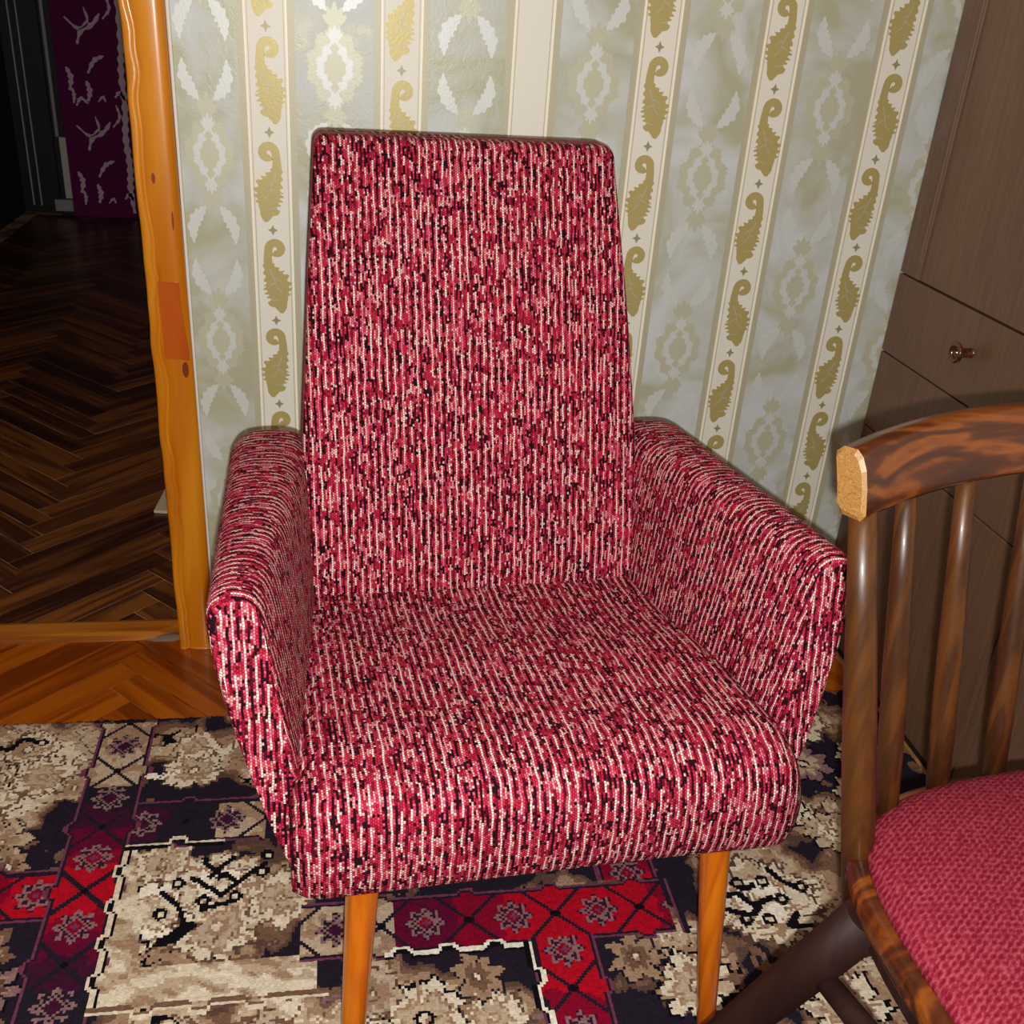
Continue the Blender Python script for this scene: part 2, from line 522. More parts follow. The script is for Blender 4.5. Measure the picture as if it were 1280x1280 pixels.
patch('knot', [(-0.2385+0.0025*math.cos(a), 0.752+0.007*math.sin(a)) for a in np.linspace(0, 2*math.pi, 12)[:-1]], 1.4631, 1.468, M['knot'], frame)
patch('knot', [(-0.2180+0.0012*math.cos(a), 0.697+0.013*math.sin(a)) for a in np.linspace(0, 2*math.pi, 12)[:-1]], 1.4629, 1.468, M['knot'], frame)
jamb = structure(box('trim_4', M['pine'], None, -0.2600, -0.235, 1.487, WALL_Y+0.125, -0.003, 2.05), 'pine lining of the doorway behind the door frame')
structure(box('trim_5', M['white_paint'], None, -0.2075, -0.2035, 1.4755, 1.4815, -0.003, 2.05, bevel=0.001), 'narrow white sealing strip between door frame and wallpaper')

# --- wallpaper: stripes, lines, gold leaf scrolls, pearl medallions (thin embossed print)
def rects_mesh(name, rects, y0, y1):
    bm = bmesh.new()
    for x0, x1, z0, z1 in rects:
        b = box_bm(x0, x1, y0, y1, z0, z1)
        tmp = bpy.data.meshes.new('t'); b.to_mesh(tmp); b.free()
        bm.from_mesh(tmp); bpy.data.meshes.remove(tmp)
    return bm_mesh(name, bm)
SX0, SXP, PER = -0.26178, 0.17480, 0.12900
def strip_shape(path, hw, serr=None, seed=0):
    """flat ribbon in (x,z): centre path, half widths left/right -> (verts, faces)"""
    n = len(path)
    V, Fc = [], []
    for i in range(n):
        a = path[max(i-1, 0)]; b = path[min(i+1, n-1)]
        d = np.array(b)-np.array(a); d = d/(np.linalg.norm(d)+1e-9)
        nr = np.array([-d[1], d[0]])
        l, r = hw[i]
        if serr and serr[i]:
            sg = serr[i]
            l *= 1+0.20*(1 if (i % 4) < 2 else -0.6)*sg
            r *= 1+0.20*(1 if (i % 4) < 2 else -0.6)*sg
        V.append(np.array(path[i])+nr*l); V.append(np.array(path[i])-nr*r)
    for i in range(n-1):
        Fc.append((2*i, 2*i+1, 2*i+3, 2*i+2))
    return V, Fc
def smooth_path(ctrl, n):
    """Catmull-Rom through rows of ctrl (any dimension)"""
    c = np.array(ctrl, float)
    c = np.vstack([2*c[0]-c[1], c, 2*c[-1]-c[-2]])
    out = []
    segs = len(c)-3
    for q in np.linspace(0, segs-1e-6, n):
        i = int(q); t = q-i
        p0, p1, p2, p3 = c[i:i+4]
        out.append(0.5*((2*p1)+(-p0+p2)*t+(2*p0-5*p1+4*p2-p3)*t*t+(-p0+3*p1-3*p2+p3)*t**3))
    return np.array(out)
def leaf_scroll_parts():
    parts = []
    # curl at the top (right), neck, leafy body, foot; x right, z up, about 0.105 high
    sp = []
    cx, cz = 0.0026, 0.0385
    for a in np.linspace(-math.radians(125), math.radians(180), 30):
        q = (a+math.radians(125))/math.radians(305)
        r = 0.0062+0.0034*q
        h = 0.0040+0.0016*min(1, q*3)
        sp.append((cx+r*math.cos(a), cz+r*math.sin(a), h, h))
    body = smooth_path([(-0.0070, 0.0385, 0.0056, 0.0056), (-0.0085, 0.026, 0.0058, 0.0056), (-0.0080, 0.0143, 0.0080, 0.0068), (-0.0035, 0.002, 0.0140, 0.0110), (0.0020, -0.0085, 0.0175, 0.0165),
                        (0.0050, -0.0200, 0.0165, 0.0175), (0.0068, -0.0300, 0.0120, 0.0150), (0.0080, -0.0390, 0.0085, 0.0100), (0.0086, -0.0460, 0.0070, 0.0085), (0.0086, -0.0535, 0.0020, 0.0022)], 56)
    allp = np.vstack([np.array(sp)[:-1], body])
    ser = [0]*(len(sp)-1) + [0.9 if 9 < i < 38 else 0 for i in range(len(body))]
    parts.append(strip_shape(allp[:, :2], allp[:, 2:], ser))
    hook = smooth_path([(0.006, -0.0430, 0.002, 0.002), (-0.001, -0.0420, 0.0030, 0.0030), (-0.0060, -0.0400, 0.0036, 0.0036), (-0.0085, -0.0365, 0.0026, 0.0026)], 10)
    parts.append(strip_shape(hook[:, :2], hook[:, 2:]))
    return parts
def flat_to_solid(parts, mirror=False, th=0.0006, base=0.0):
    """print relief: front sheet plus a rim down to the paper. Local: x, z in the wall, -y towards the room"""
    V, Fc = [], []
    for k_, (P_, F_) in enumerate(parts):
        o = len(V)
        for p in P_:
            V.append(((-p[0] if mirror else p[0]), -th-base-0.00006*k_, p[1]))
        for f in F_:
            f = tuple(o+i for i in f)
            Fc.append(f if mirror else f[::-1])
    me = mesh_from('print', V, Fc)
    bm = bmesh.new(); bm.from_mesh(me)
    bpy.data.meshes.remove(me)
    ed = [e for e in bm.edges if len(e.link_faces) == 1]
    r = bmesh.ops.extrude_edge_only(bm, edges=ed)
    for v in r['geom']:
        if isinstance(v, bmesh.types.BMVert): v.co.y = 0.0002
    return bm_mesh('print', bm)
LEAF = [flat_to_solid(leaf_scroll_parts(), False), flat_to_solid(leaf_scroll_parts(), True)]
def vein_parts():
    out = []
    for ctrl in ([(-0.0065, 0.010), (-0.001, -0.004), (0.004, -0.018)], [(-0.003, -0.002), (0.004, -0.004), (0.010, -0.009)], [(0.001, -0.010), (-0.005, -0.012), (-0.009, -0.017)], [(0.003, -0.017), (0.008, -0.021), (0.012, -0.025)],
                 [(-0.007, -0.0325), (-0.001, -0.0350), (0.005, -0.0345)]):
        c = [(a, b, w, w) for (a, b), w in zip(ctrl, (0.0009, 0.0007, 0.0003))]
        p = smooth_path(c, 8)
        out.append(strip_shape(p[:, :2], p[:, 2:]))
    return out
VEIN = [flat_to_solid(vein_parts(), False, th=0.0009), flat_to_solid(vein_parts(), True, th=0.0009)]
for me in VEIN: me.materials.append(M['stripe_edge'])
DIAMOND = flat_to_solid([([np.array(p) for p in [(0, .0075), (-.0022, .0022), (-.0068, 0), (-.0022, -.0022), (0, -.0075), (.0022, -.0022), (.0068, 0), (.0022, .0022)]], [(0, 1, 7), (1, 2, 3), (3, 4, 5), (5, 6, 7), (1, 3, 5), (1, 5, 7)])])
for me, m in ((LEAF[0], 'gold'), (LEAF[1], 'gold'), (DIAMOND, 'gold_dark')):
    me.materials.append(M[m])
DZ = {1: 0.944, 2: 0.901, 3: 0.951, 4: 0.951, 5: 0.907, 6: 0.949}
ZTOP = 2.5
for i in range(1, 7):
    cx = SX0+SXP*i
    b = link_mesh('wallpaper_border', rects_mesh('wallpaper_border', [(cx-0.0365, cx+0.0365, 0.0, ZTOP)], WALL_Y-0.0005, WALL_Y+0.001), M['stripe_edge'], wall)
    s = link_mesh('wallpaper_stripe', rects_mesh('wallpaper_stripe', [(cx-0.0262, cx+0.0262, 0.0, ZTOP)], WALL_Y-0.0009, WALL_Y+0.001), M['stripe'], wall)
    link_mesh('cream_line', rects_mesh('cream_line', [(cx+sg*0.0262-0.0012, cx+sg*0.0262+0.0012, 0.0, ZTOP) for sg in (-1, 1)], WALL_Y-0.0016, WALL_Y+0.001), M['stripe_line'], s)
    link_mesh('olive_line', rects_mesh('olive_line', [(cx+sg*0.0228-0.0006, cx+sg*0.0228+0.0006, 0.0, ZTOP) for sg in (-1, 1)], WALL_Y-0.0012, WALL_Y+0.001), M['stripe_edge'], s)
    if i == 3: continue  # leaf print left out here to imitate glare washing out this stripe
    k0 = -1
    while DZ[i]+PER*(-k0) < 1.25: k0 -= 1
    for k in range(k0, 8):
        z = DZ[i]-PER*k
        if z < 0.06: break
        d = link_mesh('gold_diamond', DIAMOND, None, s); d.location = (cx, WALL_Y-0.0009, z)
        if z-PER*0.5 > 0.06:
            l = link_mesh('leaf_scroll', LEAF[k % 2], None, s); l.location = (cx, WALL_Y-0.0009, z-PER*0.5)
            ve = link_mesh('leaf_vein', VEIN[k % 2], None, s); ve.location = l.location
# medallions between the stripes
def medallion_parts():
    V = [np.array((0.0, 0.0))]
    n = 240
    for i in range(n):
        a = 2*math.pi*i/n
        ca, sa = math.cos(a), math.sin(a)
        dia = 1.0/((abs(ca)/0.050)**1.35+(abs(sa)/0.060)**1.35)**(1/1.35)
        lob = 0.93+0.07*math.cos(10*a+math.pi)+0.035*math.cos(40*a)+0.02*math.sin(63*a+1)
        V.append(np.array((ca, sa))*dia*lob)
    Fc = [(0, 1+(i+1) % n, 1+i) for i in range(n)]
    parts = [(V, Fc)]
    for sg in (1, -1):                                  # petals above and below
        for ang, ln in ((-62, 0.022), (-32, 0.024), (0, 0.027), (32, 0.024), (62, 0.022)):
            a = math.radians(90+ang)
            d = np.array((math.cos(a), math.sin(a)*sg))
            st = np.array((0, sg*0.052))
            path = [st+d*ln*q for q in np.linspace(0, 1, 8)]
            hw = [(0.0008+0.0046*math.sin(math.pi*min(1, 0.15+q*0.85))**0.8,)*2 for q in np.linspace(0, 1, 8)]
            parts.append(strip_shape(path, hw))
    return parts
def corner_leaf_parts():
    parts = []
    for sx in (1, -1):
        for sz in (1, -1):
            ctrl = [(0.046, 0.118, 0.001, 0.001), (0.042, 0.104, 0.008, 0.007), (0.034, 0.088, 0.011, 0.009), (0.022, 0.076, 0.007, 0.006), (0.012, 0.068, 0.001, 0.001)]
            p = smooth_path(ctrl, 26)
            p[:, 0] = np.minimum(p[:, 0], 0.040)*sx; p[:, 1] *= sz
            parts.append(strip_shape(p[:, :2], p[:, 2:], [1]*26))
    return parts
# winding differs between the mirrored leaves: make them double-safe by recalculating normals in bm_mesh
MED = flat_to_solid(medallion_parts(), th=0.0005); MED.materials.append(M['pearl_olive'])
CLF = flat_to_solid(corner_leaf_parts(), th=0.0005); CLF.materials.append(M['pearl'])
MED2 = MED.copy(); MED2.materials.clear(); MED2.materials.append(M['pearl'])
MED3 = MED.copy(); MED3.materials.clear(); MED3.materials.append(M['pearl_olive'])
for i in range(0, 7):
    cx = SX0+SXP*(i+0.5)
    if cx > 0.9: continue
    if i == 0: cx = -0.166
    z0 = 0.899 if i % 2 == 1 else 0.783
    if i == 5: z0 = 0.885
    for k in range(-2, 4):
        z = z0-2*PER*k
        if z < 0.12: continue
        sc = 0.80 if i not in (0,) else 0.7
        for nm, me in (('damask_medallion', MED), ('damask_leaf', CLF)):
            d = link_mesh(nm, me, None, wall); d.location = (cx, WALL_Y, z); d.scale = (sc, 1, 1)
            if me is MED:
                for q_, mm in ((0.66, MED2), (0.40, MED3)):
                    e = link_mesh('medallion_heart', mm, None, d); e.location = (0, -0.0012*(1.4-q_), 0); e.scale = (q_, 1, q_)

# --- the hall beyond the doorway
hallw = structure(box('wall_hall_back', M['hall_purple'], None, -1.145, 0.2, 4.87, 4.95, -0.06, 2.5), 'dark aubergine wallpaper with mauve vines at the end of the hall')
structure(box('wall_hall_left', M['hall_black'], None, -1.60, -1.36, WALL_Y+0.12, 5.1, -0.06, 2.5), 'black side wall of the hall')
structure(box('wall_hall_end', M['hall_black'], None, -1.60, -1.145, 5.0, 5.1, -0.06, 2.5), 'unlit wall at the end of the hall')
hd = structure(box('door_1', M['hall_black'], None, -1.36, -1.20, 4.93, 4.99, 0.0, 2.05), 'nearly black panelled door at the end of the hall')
for x in (-1.318, -1.286):
    box('panel_bead', M['hall_bead'], hd, x-0.0025, x+0.0025, 4.918, 4.932, 0.03, 1.9, bevel=0.001)
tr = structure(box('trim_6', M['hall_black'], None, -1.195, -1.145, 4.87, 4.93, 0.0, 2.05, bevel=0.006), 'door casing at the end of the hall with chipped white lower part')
box('casing_edge', M['grey_paint'], tr, -1.180, -1.166, 4.862, 4.872, 0.33, 2.0, bevel=0.003)
box('white_casing', M['white_paint'], tr, -1.168, -1.140, 4.860, 4.874, 0.075, 0.33, bevel=0.003)
box('plinth_block', M['grey_paint'], tr, -1.215, -1.140, 4.852, 4.876, 0.02, 0.070, bevel=0.004)
def vine(name, ctrl, n=18, w=0.008, serr=True, parent=None):
    c = [(x, z, w*q, w*q) for (x, z), q in zip(ctrl, [0.4]+[1.0]*(len(ctrl)-2)+[0.5])]
    p = smooth_path(c, n)
    me = flat_to_solid([strip_shape(p[:, :2], p[:, 2:], [1.6]*n if serr else None)], th=0.002)
    o = link_mesh(name, me, M['hall_vine'], parent)
    o.location = (0, 4.87, 0)
    return o
for rep in (0, 1):
    dz = 0.42*rep
    for ctrl, w in (([(-1.10, 0.10), (-1.09, 0.15), (-1.105, 0.19)], .012), ([(-1.03, 0.06), (-1.02, 0.10), (-1.03, 0.14)], .012), ([(-1.02, 0.17), (-0.99, 0.22), (-0.95, 0.24)], .010),
                    ([(-1.05, 0.28), (-1.03, 0.33), (-0.98, 0.36), (-0.95, 0.40)], .010), ([(-1.09, 0.38), (-1.04, 0.34), (-1.00, 0.37), (-1.01, 0.42)], .007), ([(-1.08, 0.46), (-1.06, 0.49), (-1.03, 0.47)], .008),
                    ([(-1.09, 0.05), (-1.085, 0.08), (-1.09, 0.11)], .008), ([(-0.99, 0.06), (-0.97, 0.08), (-0.96, 0.06)], .006), ([(-0.94, 0.38), (-0.91, 0.42), (-0.92, 0.47)], .007), ([(-0.92, 0.08), (-0.90, 0.10), (-0.88, 0.07)], .009)):
        vine('vine_print', [(x, z+dz) for x, z in ctrl], 16, w*0.8, True, hallw)
vine('garland_print', [(-0.885, 0.02), (-0.893, 0.12), (-0.887, 0.22), (-0.893, 0.34), (-0.884, 0.46), (-0.886, 0.60), (-0.876, 0.72), (-0.872, 0.90), (-0.868, 1.2)], 90, 0.011, True, hallw)
M['card'] = plain('pale_card', (214, 196, 172), 0.7)
cc = prism_mesh('cardboard_wedge', [(-0.376, 1.962), (-0.300, 1.950), (-0.268, 2.14), (-0.362, 2.13)], 0.0, 0.006)
tag(link_mesh('cardboard_sheet', cc, M['card']), 'pale sheet of card on the hall floor behind the door frame', 'card')

# ------------------------------------------------------------------ rug
def vnoise(x, y, scale, seed, octaves=3):
    out = np.zeros_like(x); amp, tot = 1.0, 0.0
    for o in range(octaves):
        r = np.random.default_rng(seed+o*17)
        tb = r.random((128, 128))
        fx, fy = x*scale*(2**o)+50.3*o, y*scale*(2**o)+31.7*o
        ix, iy = np.floor(fx).astype(int), np.floor(fy).astype(int)
        tx, ty = fx-ix, fy-iy
        tx = tx*tx*(3-2*tx); ty = ty*ty*(3-2*ty)
        a = tb[ix % 128, iy % 128]*(1-tx)+tb[(ix+1) % 128, iy % 128]*tx
        b = tb[ix % 128, (iy+1) % 128]*(1-tx)+tb[(ix+1) % 128, (iy+1) % 128]*tx
        out += amp*(a*(1-ty)+b*ty); tot += amp; amp *= 0.55
    return out/tot
PAL = {k: np.array(lin(*v)) for k, v in dict(navy=(34, 27, 40), black=(14, 12, 18), brown=(92, 68, 58), umber=(118, 88, 70), tan=(162, 132, 106), beige=(190, 168, 142), cream=(222, 208, 184), white=(240, 232, 214),
       red=(178, 10, 34), crimson=(134, 6, 40), wine=(98, 8, 46), plum=(62, 18, 46), taupe=(138, 104, 106), mauve=(112, 56, 80)).items()}
def rug_colour(x, y):
    C = np.zeros(x.shape+(3,))
    def paint(mask, name):
        C[mask] = PAL[name]
    wx = x+(vnoise(x, y, 38, 5, 2)-0.5)*0.030
    wy = y+(vnoise(x, y, 38, 9, 2)-0.5)*0.030
    # bias: where the ground is pale (florals) or dark
    bias = np.zeros_like(x)
    def blob(cx, cy, rx, ry, a):
        return a*np.exp(-((x-cx)/rx)**2-((y-cy)/ry)**2)
    for b in ((-0.40, 1.20, .09, .08, .50), (-0.52, 1.12, .12, .14, .42), (-0.36, 1.07, .03, .03, -.35), (-0.44, 1.03, .06, .03, -.30), (-0.41, 1.05, .04, .05, .16), (-0.20, 1.20, .09, .055, .46), (-0.24, 1.16, .035, .045, -.40), (-0.17, 1.107, .1, .014, -.34), (-0.12, 1.24, .05, .05, -.05),
              (0.0, 1.10, .12, .12, .20), (-0.14, 0.90, .13, .12, .40), (-0.02, 0.86, .04, .06, -.28), (-0.03, .95, .03, .04, -.2), (0.02, .90, .03, .03, -.3), (-0.42, 0.84, .07, .08, -.14), (-0.15, 0.74, .2, .04, .22), (0.05, 0.755, .07, .05, .30), (0.14, 0.74, .06, .04, .34), (0.17, .80, .05, .025, -.3),
              (0.38, 0.76, .06, .05, .30), (0.31, .80, .03, .04, -.30), (0.42, 0.90, .03, .06, -.12), (0.52, 0.86, .08, .07, .46), (0.47, .97, .05, .02, -.35), (0.60, 1.0, .10, .06, .30), (0.66, 1.12, .10, .03, -.30), (0.68, 1.20, .12, .05, .40), (0.58, 0.70, .12, .07, .36), (0.70, 0.85, .1, .1, .1), (0.2, 1.05, .3, .06, -.05)):
        bias += blob(*b)
    n1 = vnoise(wx, wy, 17, 21, 3)
    f = n1*0.85+bias*0.85-0.06
    paint(np.ones_like(x, bool), 'navy')
    paint(f > 0.42, 'brown'); paint(f > 0.475, 'umber'); paint(f > 0.53, 'tan'); paint(f > 0.61, 'beige'); paint(f > 0.74, 'cream')
    # petal outlines inside the pale ground
    n2 = vnoise(wx, wy, 26, 77, 2)
    ln = np.abs(n2-0.5)
    paint((ln < 0.016) & (f > 0.56), 'umber')
    paint((np.abs(n2-0.60) < 0.010) & (f > 0.64), 'brown')
    paint((np.abs(n2-0.40) < 0.010) & (f > 0.60), 'cream')
    n3 = vnoise(wx, wy, 21, 131, 2)
    paint((np.abs(n3-0.36) < 0.012) & (f > 0.5), 'black')
    paint((n3 > 0.70) & (f > 0.36) & (f < 0.47), 'taupe')
    paint((n3 > 0.66) & (f < 0.42) & (f > 0.34), 'umber')
    # flowers
    def flower(cx, cy, R, petals, rot, cols=('black', 'cream', 'beige', 'umber'), jag=0.22):
        dx, dy = wx*0.5+x*0.5-cx, wy*0.5+y*0.5-cy
        r = np.hypot(dx, dy); th = np.arctan2(dy, dx)+rot
        edge = R*(1-jag+jag*np.abs(np.cos(petals*th/2))+0.06*np.cos(petals*3*th))
        paint(r < edge*1.10, cols[0]); paint(r < edge, cols[1]); paint(r < edge*0.62, cols[2])
        paint((r < edge*0.66) & (r > edge*0.56), 'tan')
        paint(r < edge*0.24, cols[3]); paint(r < edge*0.14, 'cream')
    def ring(cx, cy, R):
        r = np.hypot((x-cx), (y-cy))
        paint(r < R, 'black'); paint(r < R*0.45, 'cream')
    def branch(pts, w, col='black'):
        p = smooth_path(pts, 40)
        for q in p:
            paint(np.hypot(x-q[0], y-q[1]) < w, col)
    flower(-0.40, 1.155, .040, 9, .3, ('umber', 'cream', 'beige', 'tan'))
    flower(-0.43, 1.215, .034, 8, .9, ('brown', 'cream', 'beige', 'umber'))
    flower(-0.50, 1.17, .030, 7, .1, ('umber', 'beige', 'tan', 'brown'))
    flower(-0.355, 1.13, .026, 7, .4, ('brown', 'beige', 'tan', 'umber'))
    branch([(-0.49, 1.225), (-0.46, 1.215), (-0.445, 1.235), (-0.42, 1.225)], .0045); ring(-0.418, 1.226, .008)
    flower(-0.395, 0.870, .036, 6, .3, ('navy', 'umber', 'brown', 'taupe'), .55)
    flower(-0.375, 0.815, .032, 7, .9, ('black', 'taupe', 'brown', 'umber'), .5)
    flower(-0.46, 0.84, .036, 6, .1, ('black', 'umber', 'taupe', 'brown'), .5)
    flower(-0.45, 0.76, .034, 7, .1, ('black', 'umber', 'taupe', 'brown'), .5)
    flower(-0.42, 1.03, .036, 6, .8, ('navy', 'beige', 'tan', 'umber'), .5)
    flower(-0.405, 0.995, .026, 6, .2, ('navy', 'tan', 'umber', 'brown'), .5)
    flower(-0.205, 1.155, .040, 8, .2, ('brown', 'cream', 'beige', 'umber'))
    flower(-0.205, 1.205, .030, 8, .6, ('umber', 'cream', 'beige', 'tan'))
    branch([(-0.26, 1.145), (-0.245, 1.142), (-0.225, 1.15)], .0055, 'white')
    branch([(-0.165, 1.185), (-0.14, 1.215), (-0.115, 1.205), (-0.13, 1.175), (-0.10, 1.165)], .006, 'cream')
    # central bouquet of the pale panel
    flower(-0.215, 0.905, .046, 9, .2, ('black', 'white', 'cream', 'beige'), .26)
    flower(-0.145, 0.875, .048, 9, .5, ('brown', 'cream', 'beige', 'tan'), .26)
    flower(-0.075, 0.915, .044, 8, .0, ('umber', 'cream', 'beige', 'tan'), .24)
    flower(-0.22, 0.985, .036, 8, .3, ('umber', 'cream', 'beige', 'tan'))
    flower(-0.150, 0.945, .050, 8, .1, ('tan', 'cream', 'white', 'cream'))
    for p in ([(-0.145, 0.925), (-0.165, 0.942), (-0.182, 0.955)], [(-0.145, 0.925), (-0.122, 0.948), (-0.095, 0.972)], [(-0.160, 0.955), (-0.150, 0.970), (-0.135, 0.985)], [(-0.165, 0.905), (-0.142, 0.912), (-0.128, 0.915)], [(-0.215, 0.935), (-0.195, 0.915), (-0.185, 0.885), (-0.200, 0.865)], [(-0.15, .96), (-0.165, .975), (-0.17, .985)], [(-0.128, .942), (-0.14, .957), (-0.15, .952)]):
        branch(p, .0036)
    branch([(-0.205, .862), (-0.19, .868), (-0.175, .882)], .0070)
    for q in ((-0.197, 0.948), (-0.165, 0.918), (-0.128, 0.922), (-0.098, 0.958), (-0.093, 0.985), (-0.212, 0.902), (-0.058, 0.968)): ring(q[0], q[1], .0088)
    # flowers between the legs and on the right
    flower(0.085, 0.735, .045, 8, .3, ('black', 'cream', 'beige', 'black'), .26)
    flower(0.160, 0.725, .040, 9, .1, ('brown', 'cream', 'beige', 'tan'), .24)
    flower(0.150, 0.780, .032, 7, .7, ('navy', 'tan', 'umber', 'brown'), .4)
    flower(0.030, 0.770, .034, 7, .2, ('brown', 'beige', 'tan', 'umber'), .3)
    flower(0.395, 0.745, .046, 9, .3, ('black', 'cream', 'beige', 'umber'), .3)
    flower(0.335, 0.785, .034, 7, .1, ('navy', 'tan', 'umber', 'brown'), .45)
    flower(0.52, 0.855, .066, 10, .2, ('brown', 'cream', 'white', 'cream'), .2)
    for p in ([(0.47, 0.865), (0.49, 0.868), (0.505, 0.850), (0.53, 0.858)], [(0.545, 0.905), (0.555, 0.885), (0.575, 0.868)], [(0.47, 0.845), (0.495, 0.835), (0.51, 0.845)], [(0.555, .83), (0.54, .815), (0.565, .812)], [(0.49, .885), (0.50, .875), (0.515, .88)]):
        branch(p, .0045)
    for q in ((0.497, 0.885), (0.530, 0.885), (0.545, 0.855), (0.578, 0.872), (0.488, 0.828), (0.517, 0.826)): ring(q[0], q[1], .0092)
    flower(0.68, 1.10, .040, 7, .5, ('black', 'taupe', 'beige', 'navy'), .4)
    flower(0.74, 1.03, .042, 8, .2, ('black', 'cream', 'tan', 'brown'), .35)
    flower(0.66, 0.96, .038, 8, .8, ('black', 'beige', 'cream', 'umber'), .35)
    flower(0.60, 1.02, .045, 8, .3, ('black', 'cream', 'beige', 'brown'), .3)
    flower(0.70, 1.19, .050, 9, .3, ('brown', 'cream', 'beige', 'umber'), .3)
    flower(0.78, 1.10, .045, 8, .1, ('black', 'cream', 'beige', 'umber'), .3)
    flower(0.56, 0.70, .05, 8, .1, ('black', 'cream', 'beige', 'umber'), .3)
    # petal veins over the flowers
    lum = C.mean(-1)
    n4 = vnoise(wx, wy, 30, 555, 2)
    pale_ = lum > 0.25
    paint(pale_ & (np.abs(n4-0.5) < 0.022), 'tan')
    paint(pale_ & (np.abs(n4-0.62) < 0.012), 'umber')
    paint(pale_ & (n4 < 0.28), 'beige')
    # pale left and lower margin of the panel
    inside = (x > -0.268) & (x < -0.03) & (y > 0.778) & (y < 1.012)
    mrg = inside & ((x+0.268 < 0.045*(1.2-(y-0.778)/0.25)) | (y-0.778 < 0.050))
    st = vnoise(x*1.0+y*1.6, y-x*0.4, 46, 301, 2)
    paint(mrg, 'beige'); paint(mrg & (st > 0.53), 'cream'); paint(mrg & (st < 0.36), 'tan')
    # bands with rosettes
    PITCH_R = 0.1055
    def band(axis, c, lo, hi, cross0, grad, fade, ends='plum', hwid=0.032, pale=None):
        s = y if axis == 'v' else x
        d = (x-c) if axis == 'v' else (y-c)
        inb = (s > lo) & (s < hi)
        ph = (s-cross0)/PITCH_R
        near = np.abs(ph-np.round(ph))*PITCH_R
        step = np.where(near < 0.011, 0.007*(1-np.clip((near-0.006)/0.005, 0, 1)), 0.0)
        ad = np.abs(d)
        dist = np.abs(s-grad)+vnoise(x, y, 60, 400, 2)*0.03-0.015
        body = inb & (ad < hwid+0.004+step)
        t = dist/fade
        paint(body, ends)
        paint(body & (t < 1.6), 'plum'); paint(body & (t < 1.15), 'wine'); paint(body & (t < 0.72), 'crimson'); paint(body & (t < 0.42), 'red')
        if pale is not None:
            pm = body & ((s > pale) if pale > grad else (s < pale))
            paint(pm, 'tan'); paint(pm & (vnoise(x, y, 50, 411, 2) > 0.5), 'beige')
        # rosettes
        fp = np.abs(np.abs(ph-np.floor(ph))-0.5)*PITCH_R*np.sign((ph-np.floor(ph))-0.5)
        r = np.hypot(fp, d); th = np.arctan2(d, fp)
        ro = 0.0255*(0.82+0.18*np.cos(8*th))
        cell = inb & (ad < hwid)
        hot = t < 0.9
        outer = cell & (r < ro)
        paint(outer & hot, 'plum'); paint(outer & ~hot, 'navy')
        paint(cell & (np.abs(r-0.0175-0.0035*np.cos(8*th)) < 0.0024), 'taupe')
        paint(cell & (np.abs(np.abs(fp)+np.abs(d)-0.0125) < 0.0018), 'taupe')
        paint(cell & (np.abs(fp)+np.abs(d) < 0.0105) & hot, 'crimson')
        paint(cell & (np.abs(fp)+np.abs(d) < 0.0105) & ~hot, 'plum')
        paint(cell & (np.abs(fp)+np.abs(d) < 0.0045) & hot, 'mauve')
        # diagonal crosses between the rosettes
        paint(inb & (ad < hwid) & (np.abs(near-ad) < 0.0036), 'plum' if False else 'navy')
        paint(inb & (ad < hwid) & (near+ad < 0.006), 'black')
        # edging
        paint(inb & (np.abs(ad-hwid-0.0015-step) < 0.0022), 'navy')
        paint(inb & (np.abs(ad-hwid-0.0055-step) < 0.0019), 'mauve')
        return step
    band('h', 1.053, -0.2675, -0.10, -0.202, -0.40, 0.11, 'navy', pale=-0.16)
    band('h', 0.944, -0.75, -0.2675, -0.307, -0.325, 0.15)
    band('v', -0.305, 0.55, 1.262, 0.946, 0.948, 0.088, 'navy', pale=1.125)
    band('h', 0.860, -0.05, 0.395, 0.255, 0.285, 0.22, 'navy', hwid=0.0345, pale=0.06)
    band('v', 0.358, 0.905, 1.10, 0.862, 0.87, 0.10, 'navy')
    band('v', 0.255, 0.50, 0.826, 0.7545, 0.82, 0.17)
    band('v', 0.255, 0.60, 0.905, 0.862, 0.862, 0.30) if False else None
    # outlines of the panels: a pale line with small stepped bumps, a dark line beside it
    def outline(a, b, side, bumps, col, w=0.0024, dark='black', bump=0.008):
        a = np.array(a, float); b = np.array(b, float)
        L = np.linalg.norm(b-a); d = (b-a)/L; nrm = np.array((-d[1], d[0]))*side
        s = (x-a[0])*d[0]+(y-a[1])*d[1]; h = (x-a[0])*nrm[0]+(y-a[1])*nrm[1]
        o = np.zeros_like(x)
        for q in bumps:
            k = np.abs(s-q*L)
            o = np.maximum(o, bump*np.clip((0.0125-k)/0.006, 0, 1))
        m = (s > -0.003) & (s < L+0.003)
        if dark: paint(m & (np.abs(h-o+0.0050) < 0.0026), dark)
        # widen on the slopes of a bump so that the line stays closed
        sl = np.zeros_like(x)
        for q in bumps:
            k = np.abs(s-q*L)
            sl = np.maximum(sl, np.where((k > 0.0062) & (k < 0.0128), 0.0014, 0))
        paint(m & (np.abs(h-o) < w+sl), col)
    outline((-0.2665, 0.774), (-0.2665, 1.0155), 1, (0.17, 0.38, 0.60, 0.83), 'cream')
    outline((-0.2665, 1.0155), (-0.150, 1.0155), 1, (0.52,), 'cream')
    outline((-0.2665, 0.774), (-0.020, 0.774), -1, (0.22, 0.46, 0.70), 'cream', dark='umber')
    outline((0.050, 0.8195), (0.2165, 0.8195), 1, (0.10, 0.42, 0.75), 'white')
    outline((0.2165, 0.8195), (0.2185, 0.55), 1, (0.17, 0.37, 0.57), 'white')
